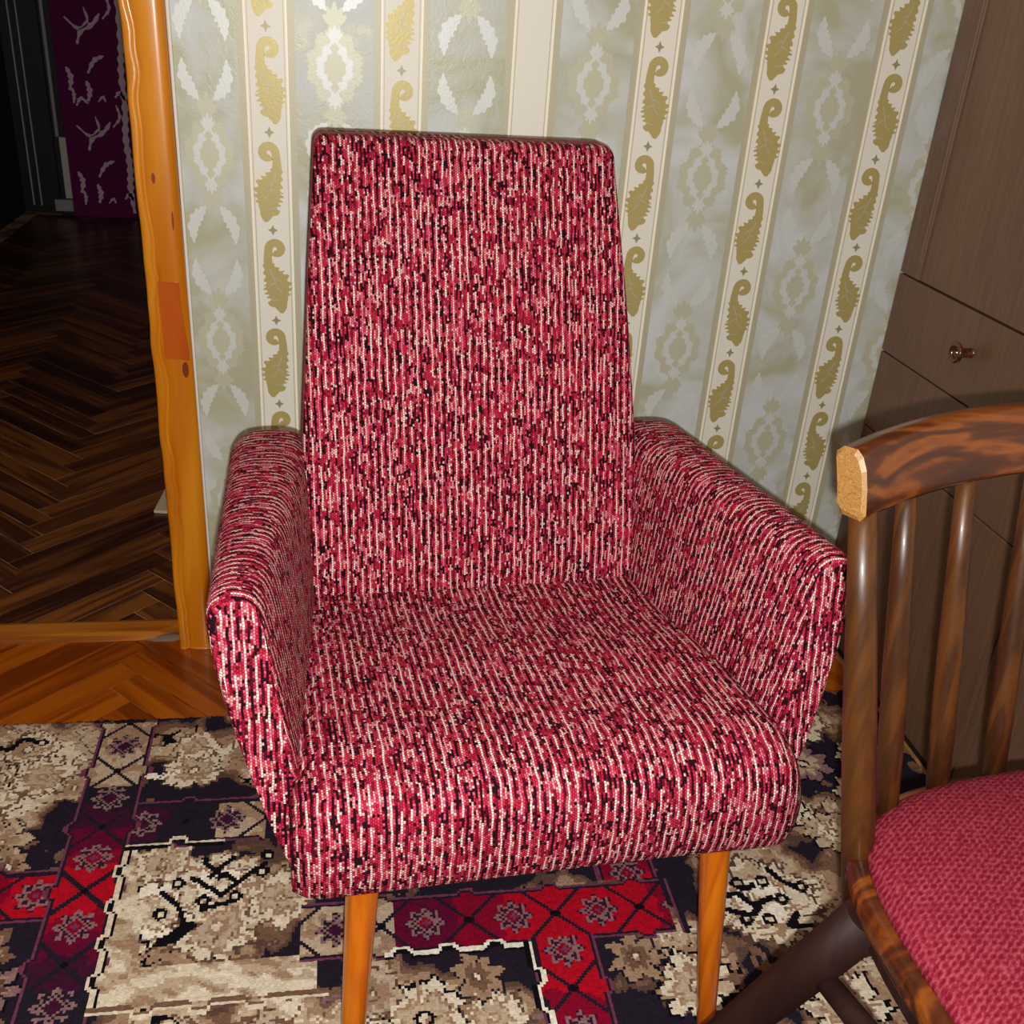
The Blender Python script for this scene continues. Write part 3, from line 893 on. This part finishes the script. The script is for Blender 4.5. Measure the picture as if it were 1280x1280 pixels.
    outline((0.404, 0.900), (0.404, 0.820), -1, (), 'mauve', 0.0019, 'navy')
    # yarn-to-yarn variation
    C *= (0.86+0.28*rng.random(x.shape))[..., None]
    return C
def make_rug():
    x0, x1, y0, y1, st = -0.98, 0.855, 0.30, 1.275, 0.0033
    nx, ny = int((x1-x0)/st), int((y1-y0)/st)
    xs = np.linspace(x0, x1, nx+1); ys = np.linspace(y0, y1, ny+1)
    X, Y = np.meshgrid(xs, ys, indexing='ij')
    Z = np.minimum(0.0105+rng.normal(0, 0.0005, X.shape)+0.0010*(vnoise(X, Y, 6, 3, 2)-0.5), 0.0117)
    # the bound edge rolls down to the floor, ragged with yarn ends
    e = np.clip((y1-Y)/0.006, 0, 1)
    Z = Z*(0.25+0.75*np.sqrt(e))
    Y = Y+np.where(Y > y1-0.004, rng.normal(0, 0.0016, X.shape)+0.004*(vnoise(X, Y*0, 40, 8, 2)-0.5), 0)
    V = np.stack([X, Y, Z], -1).reshape(-1, 3)
    cx = (X[:-1, :-1]+X[1:, 1:])/2; cy = (np.meshgrid(xs, ys, indexing='ij')[1][:-1, :-1]+np.meshgrid(xs, ys, indexing='ij')[1][1:, 1:])/2
    Cc = rug_colour(cx, cy).reshape(-1, 3)
    I = np.arange((nx+1)*(ny+1)).reshape(nx+1, ny+1)
    Fq = np.stack([I[:-1, :-1], I[1:, :-1], I[1:, 1:], I[:-1, 1:]], -1).reshape(-1, 4)
    # skirt and underside
    nb = len(V)
    base = np.array([[x0, y0, 0.0005], [x1, y0, 0.0005], [x1, y1, 0.0005], [x0, y1, 0.0005], [x0, -0.9, 0.0105], [x1, -0.9, 0.0105], [x0, y0, 0.0105], [x1, y0, 0.0105], [x0, -0.9, 0.0005], [x1, -0.9, 0.0005]])
    V = np.vstack([V, base])
    extra = [(nb+4, nb+5, nb+7, nb+6), (nb+8, nb+2+1, nb+2, nb+9), (nb+4, nb+8, nb+9, nb+5), (nb+4, nb+6, nb+0, nb+8), (nb+5, nb+9, nb+1, nb+7)]
    loop_total = np.full(len(Fq)+len(extra), 4)
    me = bpy.data.meshes.new('rug')
    me.vertices.add(len(V)); me.vertices.foreach_set('co', V.astype(np.float32).ravel())
    allf = np.vstack([Fq, np.array(extra)])
    me.loops.add(allf.size); me.loops.foreach_set('vertex_index', allf.astype(np.int32).ravel())
    me.polygons.add(len(allf)); me.polygons.foreach_set('loop_start', (np.arange(len(allf))*4).astype(np.int32))
    try: me.polygons.foreach_set('loop_total', loop_total.astype(np.int32))
    except Exception: pass
    me.update(calc_edges=True); me.validate()
    at = me.attributes.new('yarn', 'FLOAT_COLOR', 'FACE')
    full = np.ones((len(me.polygons), 4), np.float32)
    full[:len(Cc), :3] = Cc
    full[len(Cc):, :3] = PAL['umber']
    at.data.foreach_set('color', full.ravel())
    t = NT('rug_pile')
    a = t.n('ShaderNodeAttribute'); a.attribute_name = 'yarn'
    v = t.coord('Object')
    f = t.noise(v, 500.0, 2, 0.6)
    t.bump(f, 0.6, 0.002)
    m = t.done(a.outputs['Color'], 0.95, 0, 0.1)
    o = link_mesh('patterned_rug', me, m)
    tag(o, 'worn patterned rug in beige, navy and crimson under the armchair', 'rug')
make_rug()

# ------------------------------------------------------------------ armchair
ARM_RZ = math.radians(4.6)
arm = thing('armchair', 'high-backed armchair in crimson and white tweed on orange tapered legs', 'armchair', (0.194, 0.655, 0.0), ARM_RZ)
def fabric_part(name, verts, faces, uvv, mat, parent, subsurf=0):
    me = bpy.data.meshes.new(name)
    me.from_pydata([tuple(v) for v in verts], [], [tuple(f) for f in faces])
    me.update()
    uvl = me.uv_layers.new(name='UVMap')
    for p in me.polygons:
        p.use_smooth = True
        for li in p.loop_indices:
            uvl.data[li].uv = tuple(uvv[me.loops[li].vertex_index])
    bm = bmesh.new(); bm.from_mesh(me)
    bmesh.ops.recalc_face_normals(bm, faces=bm.faces)
    bm.to_mesh(me); bm.free()
    o = link_mesh(name, me, mat, parent)
    return o
def loft_closed(name, rings, uvs, mat, parent, cap0=True, cap1=True):
    """rings: list of (n,3) closed loops; uvs: list of (n,2) (v wraps hidden at index 0)"""
    P = np.array(rings); U = np.array(uvs)
    m, n = P.shape[:2]
    # repeat first column at the end so that uv does not wrap
    P = np.concatenate([P, P[:, :1]], 1); 
    U = np.concatenate([U, U[:, :1]], 1)
    d0 = np.linalg.norm(P[:, -1]-P[:, -2], axis=1)
    U[:, -1] = U[:, -2]; U[:, -1, 1] = U[:, -2, 1]+d0
    v, f, u = grid_uv_mesh(name, P, U)
    v = list(v); u = list(u); nn = n+1
    for cap, i in ((cap0, 0), (cap1, m-1)):
        if cap:
            c = P[i, :-1].mean(0); ci = len(v)
            # cap copy with planar uv: use (x or y, z)
            v.append(c); u.append(np.array((U[i, :, 0].mean(), c[2])))
            for j in range(n):
                f.append((i*nn+j, i*nn+j+1, ci) if i else (i*nn+j+1, i*nn+j, ci))
    return fabric_part(name, v, f, u, mat, parent)

def interp(t, ks, vs_):
    return np.interp(t, ks, vs_)
# seat: profile runs from under the front edge, up the front, over the top to the back
def seat():
    prof = [(0.05, 0.297), (0.012, 0.292), (0.003, 0.298), (-0.002, 0.318), (-0.003, 0.345), (-0.001, 0.368), (0.006, 0.386), (0.020, 0.397), (0.045, 0.402), (0.09, 0.401), (0.14, 0.396), (0.20, 0.388), (0.27, 0.378), (0.34, 0.369), (0.385, 0.366), (0.42, 0.368), (0.44, 0.36), (0.44, 0.30)]
    pp = smooth_path([p for p in prof], 70)
    s = np.concatenate([[0], np.cumsum(np.linalg.norm(np.diff(pp, axis=0), axis=1))])
    NT_ = 41
    rows, uvs = [], []
    for (v, z), sv in zip(pp, s):
        hw = interp(v, [-0.003, 0.05, 0.2, 0.39, 0.44], [0.237, 0.234, 0.224, 0.211, 0.209])
        row, uu = [], []
        for q in np.linspace(-1, 1, NT_):
            x = hw*q
            edge = max(0, (abs(q)-0.90)/0.10)
            zz = z; vv = v
            if z > 0.33:                                   # sides roll down a little, top is slightly crowned
                zz = z - 0.020*edge**2*min(1, (z-0.33)/0.05) - 0.003*(1-(1-abs(q))**2)*0
            if v < 0.05:
                vv = v + 0.012*edge**2
                zz += 0.0025*math.sin(q*2.1+0.6)*(1 if z < 0.33 else 0.4)
                zz -= 0.009*q*(1-v/0.05)
            zz += 0.0035*math.sin(vv*34+q*1.2)*(0.5 if 0.06 < v < 0.36 else 0)
            row.append((x, vv, zz)); uu.append((x, sv))
        rows.append(row); uvs.append(uu)
    P, U = np.array(rows), np.array(uvs)
    v, f, u = grid_uv_mesh('seat', P, U)
    v = list(v); u = list(u); f = list(f)
    m, n = P.shape[:2]
    # close the two sides and the bottom
    for j in (0, n-1):
        ci = len(v); v.append(np.array((P[:, j, 0].mean(), 0.22, 0.34))); u.append(np.array((0.3, 0.2)))
        for i in range(m-1): f.append((i*n+j, (i+1)*n+j, ci))
        f.append(((m-1)*n+j, j, ci))
    f.append(tuple([j for j in range(n)]+[(m-1)*n+j for j in range(n-1, -1, -1)]))
    return fabric_part('seat', v, f, u, M['tweed'], arm)
seat()
# backrest: closed loft of rounded-rectangle rings going up
def backrest():
    rings, uvs = [], []
    N = 56
    base = np.array([(0.385, 0.330), (0.395, 0.40), (0.418, 0.48), (0.444, 0.56), (0.478, 0.66), (0.510, 0.742), (0.535, 0.807), (0.5445, 0.833), (0.548, 0.844), (0.551, 0.849), (0.553, 0.8505)])
    path = smooth_path(base, 60)
    zs = path[:, 1]
    sarc = np.concatenate([[0], np.cumsum(np.linalg.norm(np.diff(path, axis=0), axis=1))])
    for (v, z), s in zip(path, sarc):
        hw = interp(z, [0.33, 0.40, 0.53, 0.70, 0.8505], [0.210, 0.2080, 0.1990, 0.1860, 0.1720])
        top = max(0.0, (z-0.8385)/0.0120); top = min(top, 1.0)
        ins = 0.010*(1-math.sqrt(max(0, 1-top**2)))
        hw -= ins
        th = 0.060-1.6*ins
        vo = v+ins*0.8
        ring, uu = [], []
        # perimeter start at the back centre
        r = min(0.010, th*0.45)
        pts = []
        def arc(cx, cy, a0, a1, k=5):
            for a in np.linspace(a0, a1, k):
                pts.append((cx+r*math.cos(a), cy+r*math.sin(a)))
        for q in np.linspace(0, 1, 8)[:-1]: pts.append((-q*(hw-r), th))
        arc(-hw+r, th-r, math.pi/2, math.pi); arc(-hw+r, r, math.pi, 1.5*math.pi)
        for q in np.linspace(-1, 1, 22)[1:-1]: pts.append((q*(hw-r), 0.0-0.003*(1-q*q)))
        arc(hw-r, r, -math.pi/2, 0); arc(hw-r, th-r, 0, math.pi/2)
        for q in np.linspace(1, 0, 8)[1:-1]: pts.append((q*(hw-r), th))
        run = 0.0
        prev = pts[0]
        for p in pts:
            d = math.hypot(p[0]-prev[0], p[1]-prev[1]); run += d; prev = p
            ring.append((p[0], vo+p[1], z)); 
            uu.append(((p[0] if p[1] < th*0.5 else run), s))
        rings.append(ring); uvs.append(uu)
    P = np.array(rings); U = np.array(uvs)
    P = np.concatenate([P, P[:, :1]], 1); U = np.concatenate([U, U[:, :1]+0.01], 1)
    v, f, u = grid_uv_mesh('backrest', P, U)
    v = list(v); u = list(u); f = list(f)
    m, nn = P.shape[:2]
    for i in (0, m-1):
        c = P[i, :-1].mean(0); ci = len(v); v.append(c); u.append(np.array((c[0], sarc[i]+0.02)))
        for j in range(nn-1): f.append((i*nn+j, i*nn+j+1, ci) if i else (i*nn+j+1, i*nn+j, ci))
    return fabric_part('backrest', v, f, u, M['tweed'], arm)
backrest()
# arms: profile wraps inner face, top, outer face; lofted front to back
def armrest(sg):
    # control profile (u, z) at the front and at the back; starts at the inner bottom
    front = [(0.205, 0.305), (0.2200, 0.345), (0.2320, 0.42), (0.2440, 0.500), (0.2520, 0.540), (0.2640, 0.5545), (0.2800, 0.556), (0.2930, 0.546), (0.2955, 0.522), (0.2860, 0.462), (0.2660, 0.385), (0.2490, 0.335), (0.2360, 0.305), (0.2240, 0.297)]
    back = [(0.180, 0.305), (0.1820, 0.345), (0.1830, 0.42), (0.1840, 0.478), (0.1900, 0.516), (0.2080, 0.531), (0.2520, 0.532), (0.2720, 0.521), (0.2780, 0.496), (0.2660, 0.450), (0.2440, 0.385), (0.2260, 0.335), (0.2140, 0.305), (0.2040, 0.297)]
    N = 64
    fp = smooth_path(front+[front[0]], N+1)[:-1]; bp = smooth_path(back+[back[0]], N+1)[:-1]
    rings, uvs = [], []
    ts = np.concatenate([[0.0, 0.0025, 0.007, 0.014, 0.024, 0.036], np.linspace(0.06, 0.94, 30), [0.97, 0.985, 1.0]])
    for t in ts:
        c = fp*(1-t)+bp*t
        ctr = c.mean(0)
        sh = 1.0
        if t < 0.036: sh = 1-0.20*(1-math.sqrt(max(0, 1-(1-t/0.036)**2)))
        if t > 0.94: sh = 1-0.20*(1-math.sqrt(max(0, 1-((t-0.94)/0.06)**2)))
        c2 = ctr+(c-ctr)*np.array([sh, 1-(1-sh)*0.25])
        seg = np.concatenate([[0], np.cumsum(np.linalg.norm(np.diff(c, axis=0), axis=1))])
        ring, uu = [], []
        for (u_, z), sv in zip(c2, seg):
            vf = 0.042+(z-0.30)*0.19
            v_ = vf+t*(0.50-vf)
            ring.append((sg*u_, v_, z)); uu.append((v_+0.7*(sg > 0), sv))
        rings.append(ring); uvs.append(uu)
    P = np.array(rings); U = np.array(uvs)
    P = np.concatenate([P, P[:, :1]], 1); U = np.concatenate([U, U[:, -1:]+np.array([[[0, 0.012]]])], 1)
    v, f, u = grid_uv_mesh('armrest', P, U)
    v = list(v); u = list(u); f = list(f)
    m, nn = P.shape[:2]
    for i in (0, m-1):                                   # end caps as inset rings with their own flat uv
        o = len(v)
        ctrz = P[i, :-1].mean(0)
        for k, sc in enumerate((1.0, 0.5)):
            for j in range(nn-1):
                p = ctrz+(P[i, j]-ctrz)*sc
                v.append(p); u.append(np.array((p[0]*1.0, p[2])))
        n_ = nn-1
        for j in range(n_):
            f.append((o+j, o+(j+1) % n_, o+n_+(j+1) % n_, o+n_+j))
        ci = len(v); v.append(ctrz); u.append(np.array((ctrz[0], ctrz[2])))
        for j in range(n_): f.append((o+n_+j, o+n_+(j+1) % n_, ci))
    return fabric_part('armrest', v, f, u, M['tweed'], arm)
armrest(-1); armrest(1)
def leg(top, bot, r0, r1):
    pts, rad = [], []
    T, B = Vector(top), Vector(bot)
    for q in (0, .02, .3, .6, .97, 1.0):
        pts.append(T.lerp(B, q)); rad.append((r0*(1-q)+r1*q)*(0.9 if q == 1.0 else 1))
    return link_mesh('leg', tube('leg', pts, rad, 24), M['leg_orange'], arm)
leg((-0.174, 0.024, 0.318), (-0.190, 0.012, 0.0120), 0.0155, 0.0095)
leg((0.161, 0.024, 0.308), (0.194, 0.014, 0.0120), 0.0155, 0.0095)
leg((-0.150, 0.400, 0.302), (-0.180, 0.470, 0.0120), 0.0155, 0.0095)
leg((0.150, 0.400, 0.302), (0.180, 0.470, 0.0120), 0.0155, 0.0095)

# ------------------------------------------------------------------ dining chair (local u across, v to its back)
DC_RZ = math.radians(7.0)
DCU = 0.657
dc = thing('dining_chair', 'dark-stained spindle-back dining chair with a padded pink seat', 'chair',
           (DCU*math.cos(DC_RZ)-0.40*math.sin(DC_RZ), DCU*math.sin(DC_RZ)+0.40*math.cos(DC_RZ), 0.0), DC_RZ)
# local v is measured from 0.40
def rail():
    rows = []
    us = np.linspace(-0.240, 0.240, 41)
    verts, faces = [], []
    n = None
    for u in us:
        q = abs(u)/0.247
        v = 0.589-0.40-0.056*q**2.2
        lean = 0.006
        zt = 0.7480-0.007*q**2; zb = 0.697-0.003*q**2
        th = 0.021+0.003*q
        dv = 0.056*2.2*q**1.2/0.247*np.sign(u)*-1
        nx, ny = -dv, 1.0; l = math.hypot(nx, ny); nx /= l; ny /= l
        prof = [(-th/2+0.004, zb), (-th/2, zb+0.005), (-th/2+0.001, zb+0.022), (-th/2+0.003, zt-0.012), (-th/2+0.0065, zt-0.004), (-th/2+0.011, zt), (th/2-0.002, zt-0.001), (th/2+0.003, zt-0.006), (th/2, zb+0.022), (th/2-0.002, zb+0.004), (th/2-0.006, zb)]
        n = len(prof)
        for d, z in prof:
            verts.append((u+nx*d, v+ny*d+(z-zb)*0.20, z))
    m = len(us)
    for i in range(m-1):
        for j in range(n):
            faces.append((i*n+j, (i+1)*n+j, (i+1)*n+(j+1) % n, i*n+(j+1) % n))
    me = mesh_from('top_rail', verts, faces, True)
    o = link_mesh('top_rail', me, M['chair_wood'], dc)
    for k, i in enumerate((0, m-1)):
        vv = [Vector(verts[i*n+j]) for j in range(n)]
        ct = sum(vv, Vector())/n
        s = -0.0025 if i == 0 else 0.0025
        bm = bmesh.new()
        a = [bm.verts.new(p) for p in vv]
        b = [bm.verts.new(ct+(p-ct)*0.84+Vector((s, 0, 0))) for p in vv]
        bm.faces.new(b)
        for j in range(n): bm.faces.new((a[j], a[(j+1) % n], b[(j+1) % n], b[j]))
        link_mesh('end_grain', bm_mesh('end_grain', bm), M['end_grain'], o)
    return o
rail()
def dbar(name, pts, radii, mat, n=18, squash=None):
    return link_mesh(name, tube(name, pts, radii, n, squash), M[mat], dc)
def lerp3(a, b, q): return tuple(a[i]+(b[i]-a[i])*q for i in range(3))
def bar(name, a, b, r, mat, squash=None, n=18):
    qs = np.linspace(0, 1, len(r))
    return dbar(name, [lerp3(a, b, q) for q in qs], list(r), mat, n, squash)
for sg in (-1, 1):
    bar('back_post', (sg*0.1925, 0.074, 0.368), (sg*0.2270, 0.143, 0.702), (0.0115, 0.0128, 0.0125, 0.011, 0.0095), 'spindle_wood')
for u0, u1, vb, vt in ((-0.150, -0.176, 0.113, 0.164), (-0.090, -0.112, 0.1285, 0.1795), (-0.030, -0.040, 0.133, 0.1885), (0.030, 0.040, 0.133, 0.1885), (0.090, 0.112, 0.1285, 0.1795), (0.150, 0.176, 0.113, 0.164)):
    bar('spindle', (u0, vb, 0.405), (u1, vt, 0.702), (0.0088, 0.0100, 0.0098, 0.0085, 0.0070), 'spindle_wood')
def seat_outline(inset=0.0, n=96):
    pts = []
    for i in range(n):
        a = 2*math.pi*i/n
        c, s = math.cos(a), math.sin(a)
        e = 2.0/3.8
        x = abs(c)**e*math.copysign(1, c); y = abs(s)**e*math.copysign(1, s)
        hw = 0.236-inset
        hv = 0.208-inset
        wscale = 1.0-0.06*(y > 0)*y
        pts.append((x*hw*wscale, -0.064+y*hv))
    return pts
def seat_frame():
    rings = [(0.010, 0.404), (0.002, 0.406), (0.0, 0.410), (0.0, 0.420), (0.003, 0.425), (0.010, 0.427), (0.016, 0.427)]
    V, Fc = [], []
    n = 96
    for ins, z in rings: V += [(x, y, z) for x, y in seat_outline(ins, n)]
    for i in range(len(rings)-1):
        for j in range(n): Fc.append((i*n+j, i*n+(j+1) % n, (i+1)*n+(j+1) % n, (i+1)*n+j))
    Fc.append(tuple(range(n-1, -1, -1))); Fc.append(tuple((len(rings)-1)*n+j for j in range(n)))
    me = mesh_from('seat_frame', V, Fc)
    for p in me.polygons: p.use_smooth = len(p.vertices) == 4
    return link_mesh('seat_frame', me, M['chair_wood'], dc)
seat_frame()
def apron():
    V, Fc = [], []
    n = 96
    rings = [(0.020, 0.374), (0.014, 0.378), (0.012, 0.405)]
    for ins, z in rings: V += [(x, y, z) for x, y in seat_outline(ins, n)]
    for i in range(len(rings)-1):
        for j in range(n): Fc.append((i*n+j, i*n+(j+1) % n, (i+1)*n+(j+1) % n, (i+1)*n+j))
    Fc.append(tuple(range(n-1, -1, -1))); Fc.append(tuple((len(rings)-1)*n+j for j in range(n)))
    return link_mesh('apron', mesh_from('apron', V, Fc), M['dark_wood'], dc)
apron()
def cushion():
    t = NT('pink_jacquard')
    v = t.coord('Object')
    mp = t.mapping(v, (1, 1, 1), rot=(0, 0, math.radians(-28)))
    s = t.n('ShaderNodeSeparateXYZ'); t.put(s.inputs[0], mp)
    CW, CH = 0.0072, 0.0040
    rowi = t.math('FLOOR', t.math('DIVIDE', s.outputs[1], CH))
    sh = t.math('MULTIPLY', t.math('MODULO', t.math('ADD', rowi, 4000.0), 2.0), 0.5)
    xx = t.math('ADD', t.math('DIVIDE', s.outputs[0], CW), sh)
    fx = t.math('ABSOLUTE', t.math('SUBTRACT', t.math('FRACT', xx), 0.5))
    fy = t.math('ABSOLUTE', t.math('SUBTRACT', t.math('FRACT', t.math('DIVIDE', s.outputs[1], CH)), 0.5))
    d = t.math('ADD', fx, fy)
    nz = t.noise(t.mapping(mp, (0.8, 1.5, 1)), 260.0, 3, 0.7)
    f = t.math('ADD', d, t.math('MULTIPLY', t.math('SUBTRACT', nz, 0.5), 2.3))
    col = t.ramp(f, [(0.10, L4(98, 10, 28)), (0.50, L4(124, 28, 46)), (0.95, L4(146, 60, 72))])
    t.bump(f, 0.35, 0.0014)
    m = t.done(col, 0.9, 0, 0.15)
    rings = [(0.012, 0.424), (0.0118, 0.431), (0.016, 0.437), (0.026, 0.442), (0.05, 0.447), (0.09, 0.451), (0.14, 0.453), (0.185, 0.4535)]
    V, Fc = [], []
    n = 96
    for ins, z in rings: V += [(x, y, z) for x, y in seat_outline(ins, n)]
    for i in range(len(rings)-1):
        for j in range(n): Fc.append((i*n+j, i*n+(j+1) % n, (i+1)*n+(j+1) % n, (i+1)*n+j))
    Fc.append(tuple((len(rings)-1)*n+j for j in range(n))); Fc.append(tuple(range(n-1, -1, -1)))
    return link_mesh('seat_cushion', mesh_from('seat_cushion', V, Fc, True), m, dc)
cushion()
for sg in (-1, 1):
    # rear legs: heavy, splayed out and back
    bar('leg', (sg*0.205, 0.045, 0.400), (sg*0.2925, 0.173, 0.0120), (0.0225, 0.0220, 0.0205, 0.0180, 0.0150), 'dark_wood', 0.8)
    bar('leg', (sg*0.170, -0.195, 0.395), (sg*0.225, -0.270, 0.0120), (0.0200, 0.0190, 0.0175, 0.0155, 0.0130), 'dark_wood', 0.8)
    bar('stretcher', (sg*0.222, 0.072, 0.318), (sg*0.181, -0.210, 0.318), (0.009, 0.0105, 0.011, 0.0105, 0.009), 'dark_wood')
bar('stretcher', (-0.218, 0.066, 0.337), (0.218, 0.066, 0.337), (0.008, 0.0095, 0.010, 0.0095, 0.008), 'dark_wood')

# ------------------------------------------------------------------ cabinet along the right-hand wall
CX = 0.867
cab = thing('cabinet', 'tall dark brown laminate cabinet with round wooden knobs beside the wallpaper', 'cabinet', (CX, 0.6, 0.0))
def cbox(name, mat, par, x0, x1, y0, y1, z0, z1, bevel=0.0):
    o = box(name, M[mat], None, CX*0+x0, x1, y0-0.6, y1-0.6, z0, z1, bevel=bevel)
    o.parent = par
    return o
cbox('body', 'laminate', cab, 0.017, 0.53, 0.90, 1.478, 0.0, 2.1, 0.001)
cbox('plinth', 'gap_shade', cab, 0.004, 0.018, 0.90, 1.474, 0.0, 0.014)  # near-black colour stands for the shade in the gap below the doors
cbox('stile', 'laminate', cab, 0.0005, 0.016, 1.428, 1.478, 0.6575, 2.1, 0.0008)
ud = cbox('door', 'laminate', cab, -0.002, 0.016, 0.99, 1.4255, 0.6590, 2.08, 0.0012)
for k, y in enumerate((1.4235, 1.4165)):
    cbox('edge_bead', 'laminate', ud, -0.0055, 0.0, y-0.0028, y+0.0028, 0.6590, 2.08, 0.0016)
ud2 = cbox('door', 'laminate', cab, -0.002, 0.016, 0.90, 0.9870, 0.6590, 2.08, 0.0012)
dr1 = cbox('drawer', 'laminate', cab, 0.0, 0.016, 1.03, 1.478, 0.5315, 0.6550, 0.0012)
dr2 = cbox('drawer', 'laminate', cab, 0.0, 0.016, 1.03, 1.478, 0.4030, 0.5290, 0.0012)
dr3 = cbox('drawer', 'laminate', cab, 0.0, 0.016, 0.90, 1.0270, 0.5315, 0.6550, 0.0012)
dr4 = cbox('drawer', 'laminate', cab, 0.0, 0.016, 0.90, 1.0270, 0.4030, 0.5290, 0.0012)
ld1 = cbox('door', 'laminate', cab, 0.0, 0.016, 1.0260, 1.478, 0.014, 0.4005, 0.0012)
ld2 = cbox('door', 'laminate', cab, 0.0, 0.016, 0.90, 1.0225, 0.014, 0.4005, 0.0012)
def knob(par, y, z):
    pr = [(0.0, 0.0075), (-0.004, 0.0070), (-0.010, 0.0068), (-0.016, 0.0078), (-0.0195, 0.0120), (-0.0215, 0.0142), (-0.0250, 0.0146), (-0.0270, 0.0130), (-0.0268, 0.0100), (-0.0245, 0.0085)]
    n = 24
    V, Fc = [], []
    for x, r in pr:
        for k in range(n):
            a = 2*math.pi*k/n
            V.append((x, y-0.6+r*math.cos(a), z+r*math.sin(a)))
    for i in range(len(pr)-1):
        for k in range(n): Fc.append((i*n+k, i*n+(k+1) % n, (i+1)*n+(k+1) % n, (i+1)*n+k))
    Fc.append(tuple(range(n)))
    o = link_mesh('knob', mesh_from('knob', V, Fc, True), M['knob_wood'], par)
    o['label'] = 'turned reddish brown wooden knob'
    return o
knob(dr1, 1.247, 0.601); knob(dr2, 1.247, 0.468)
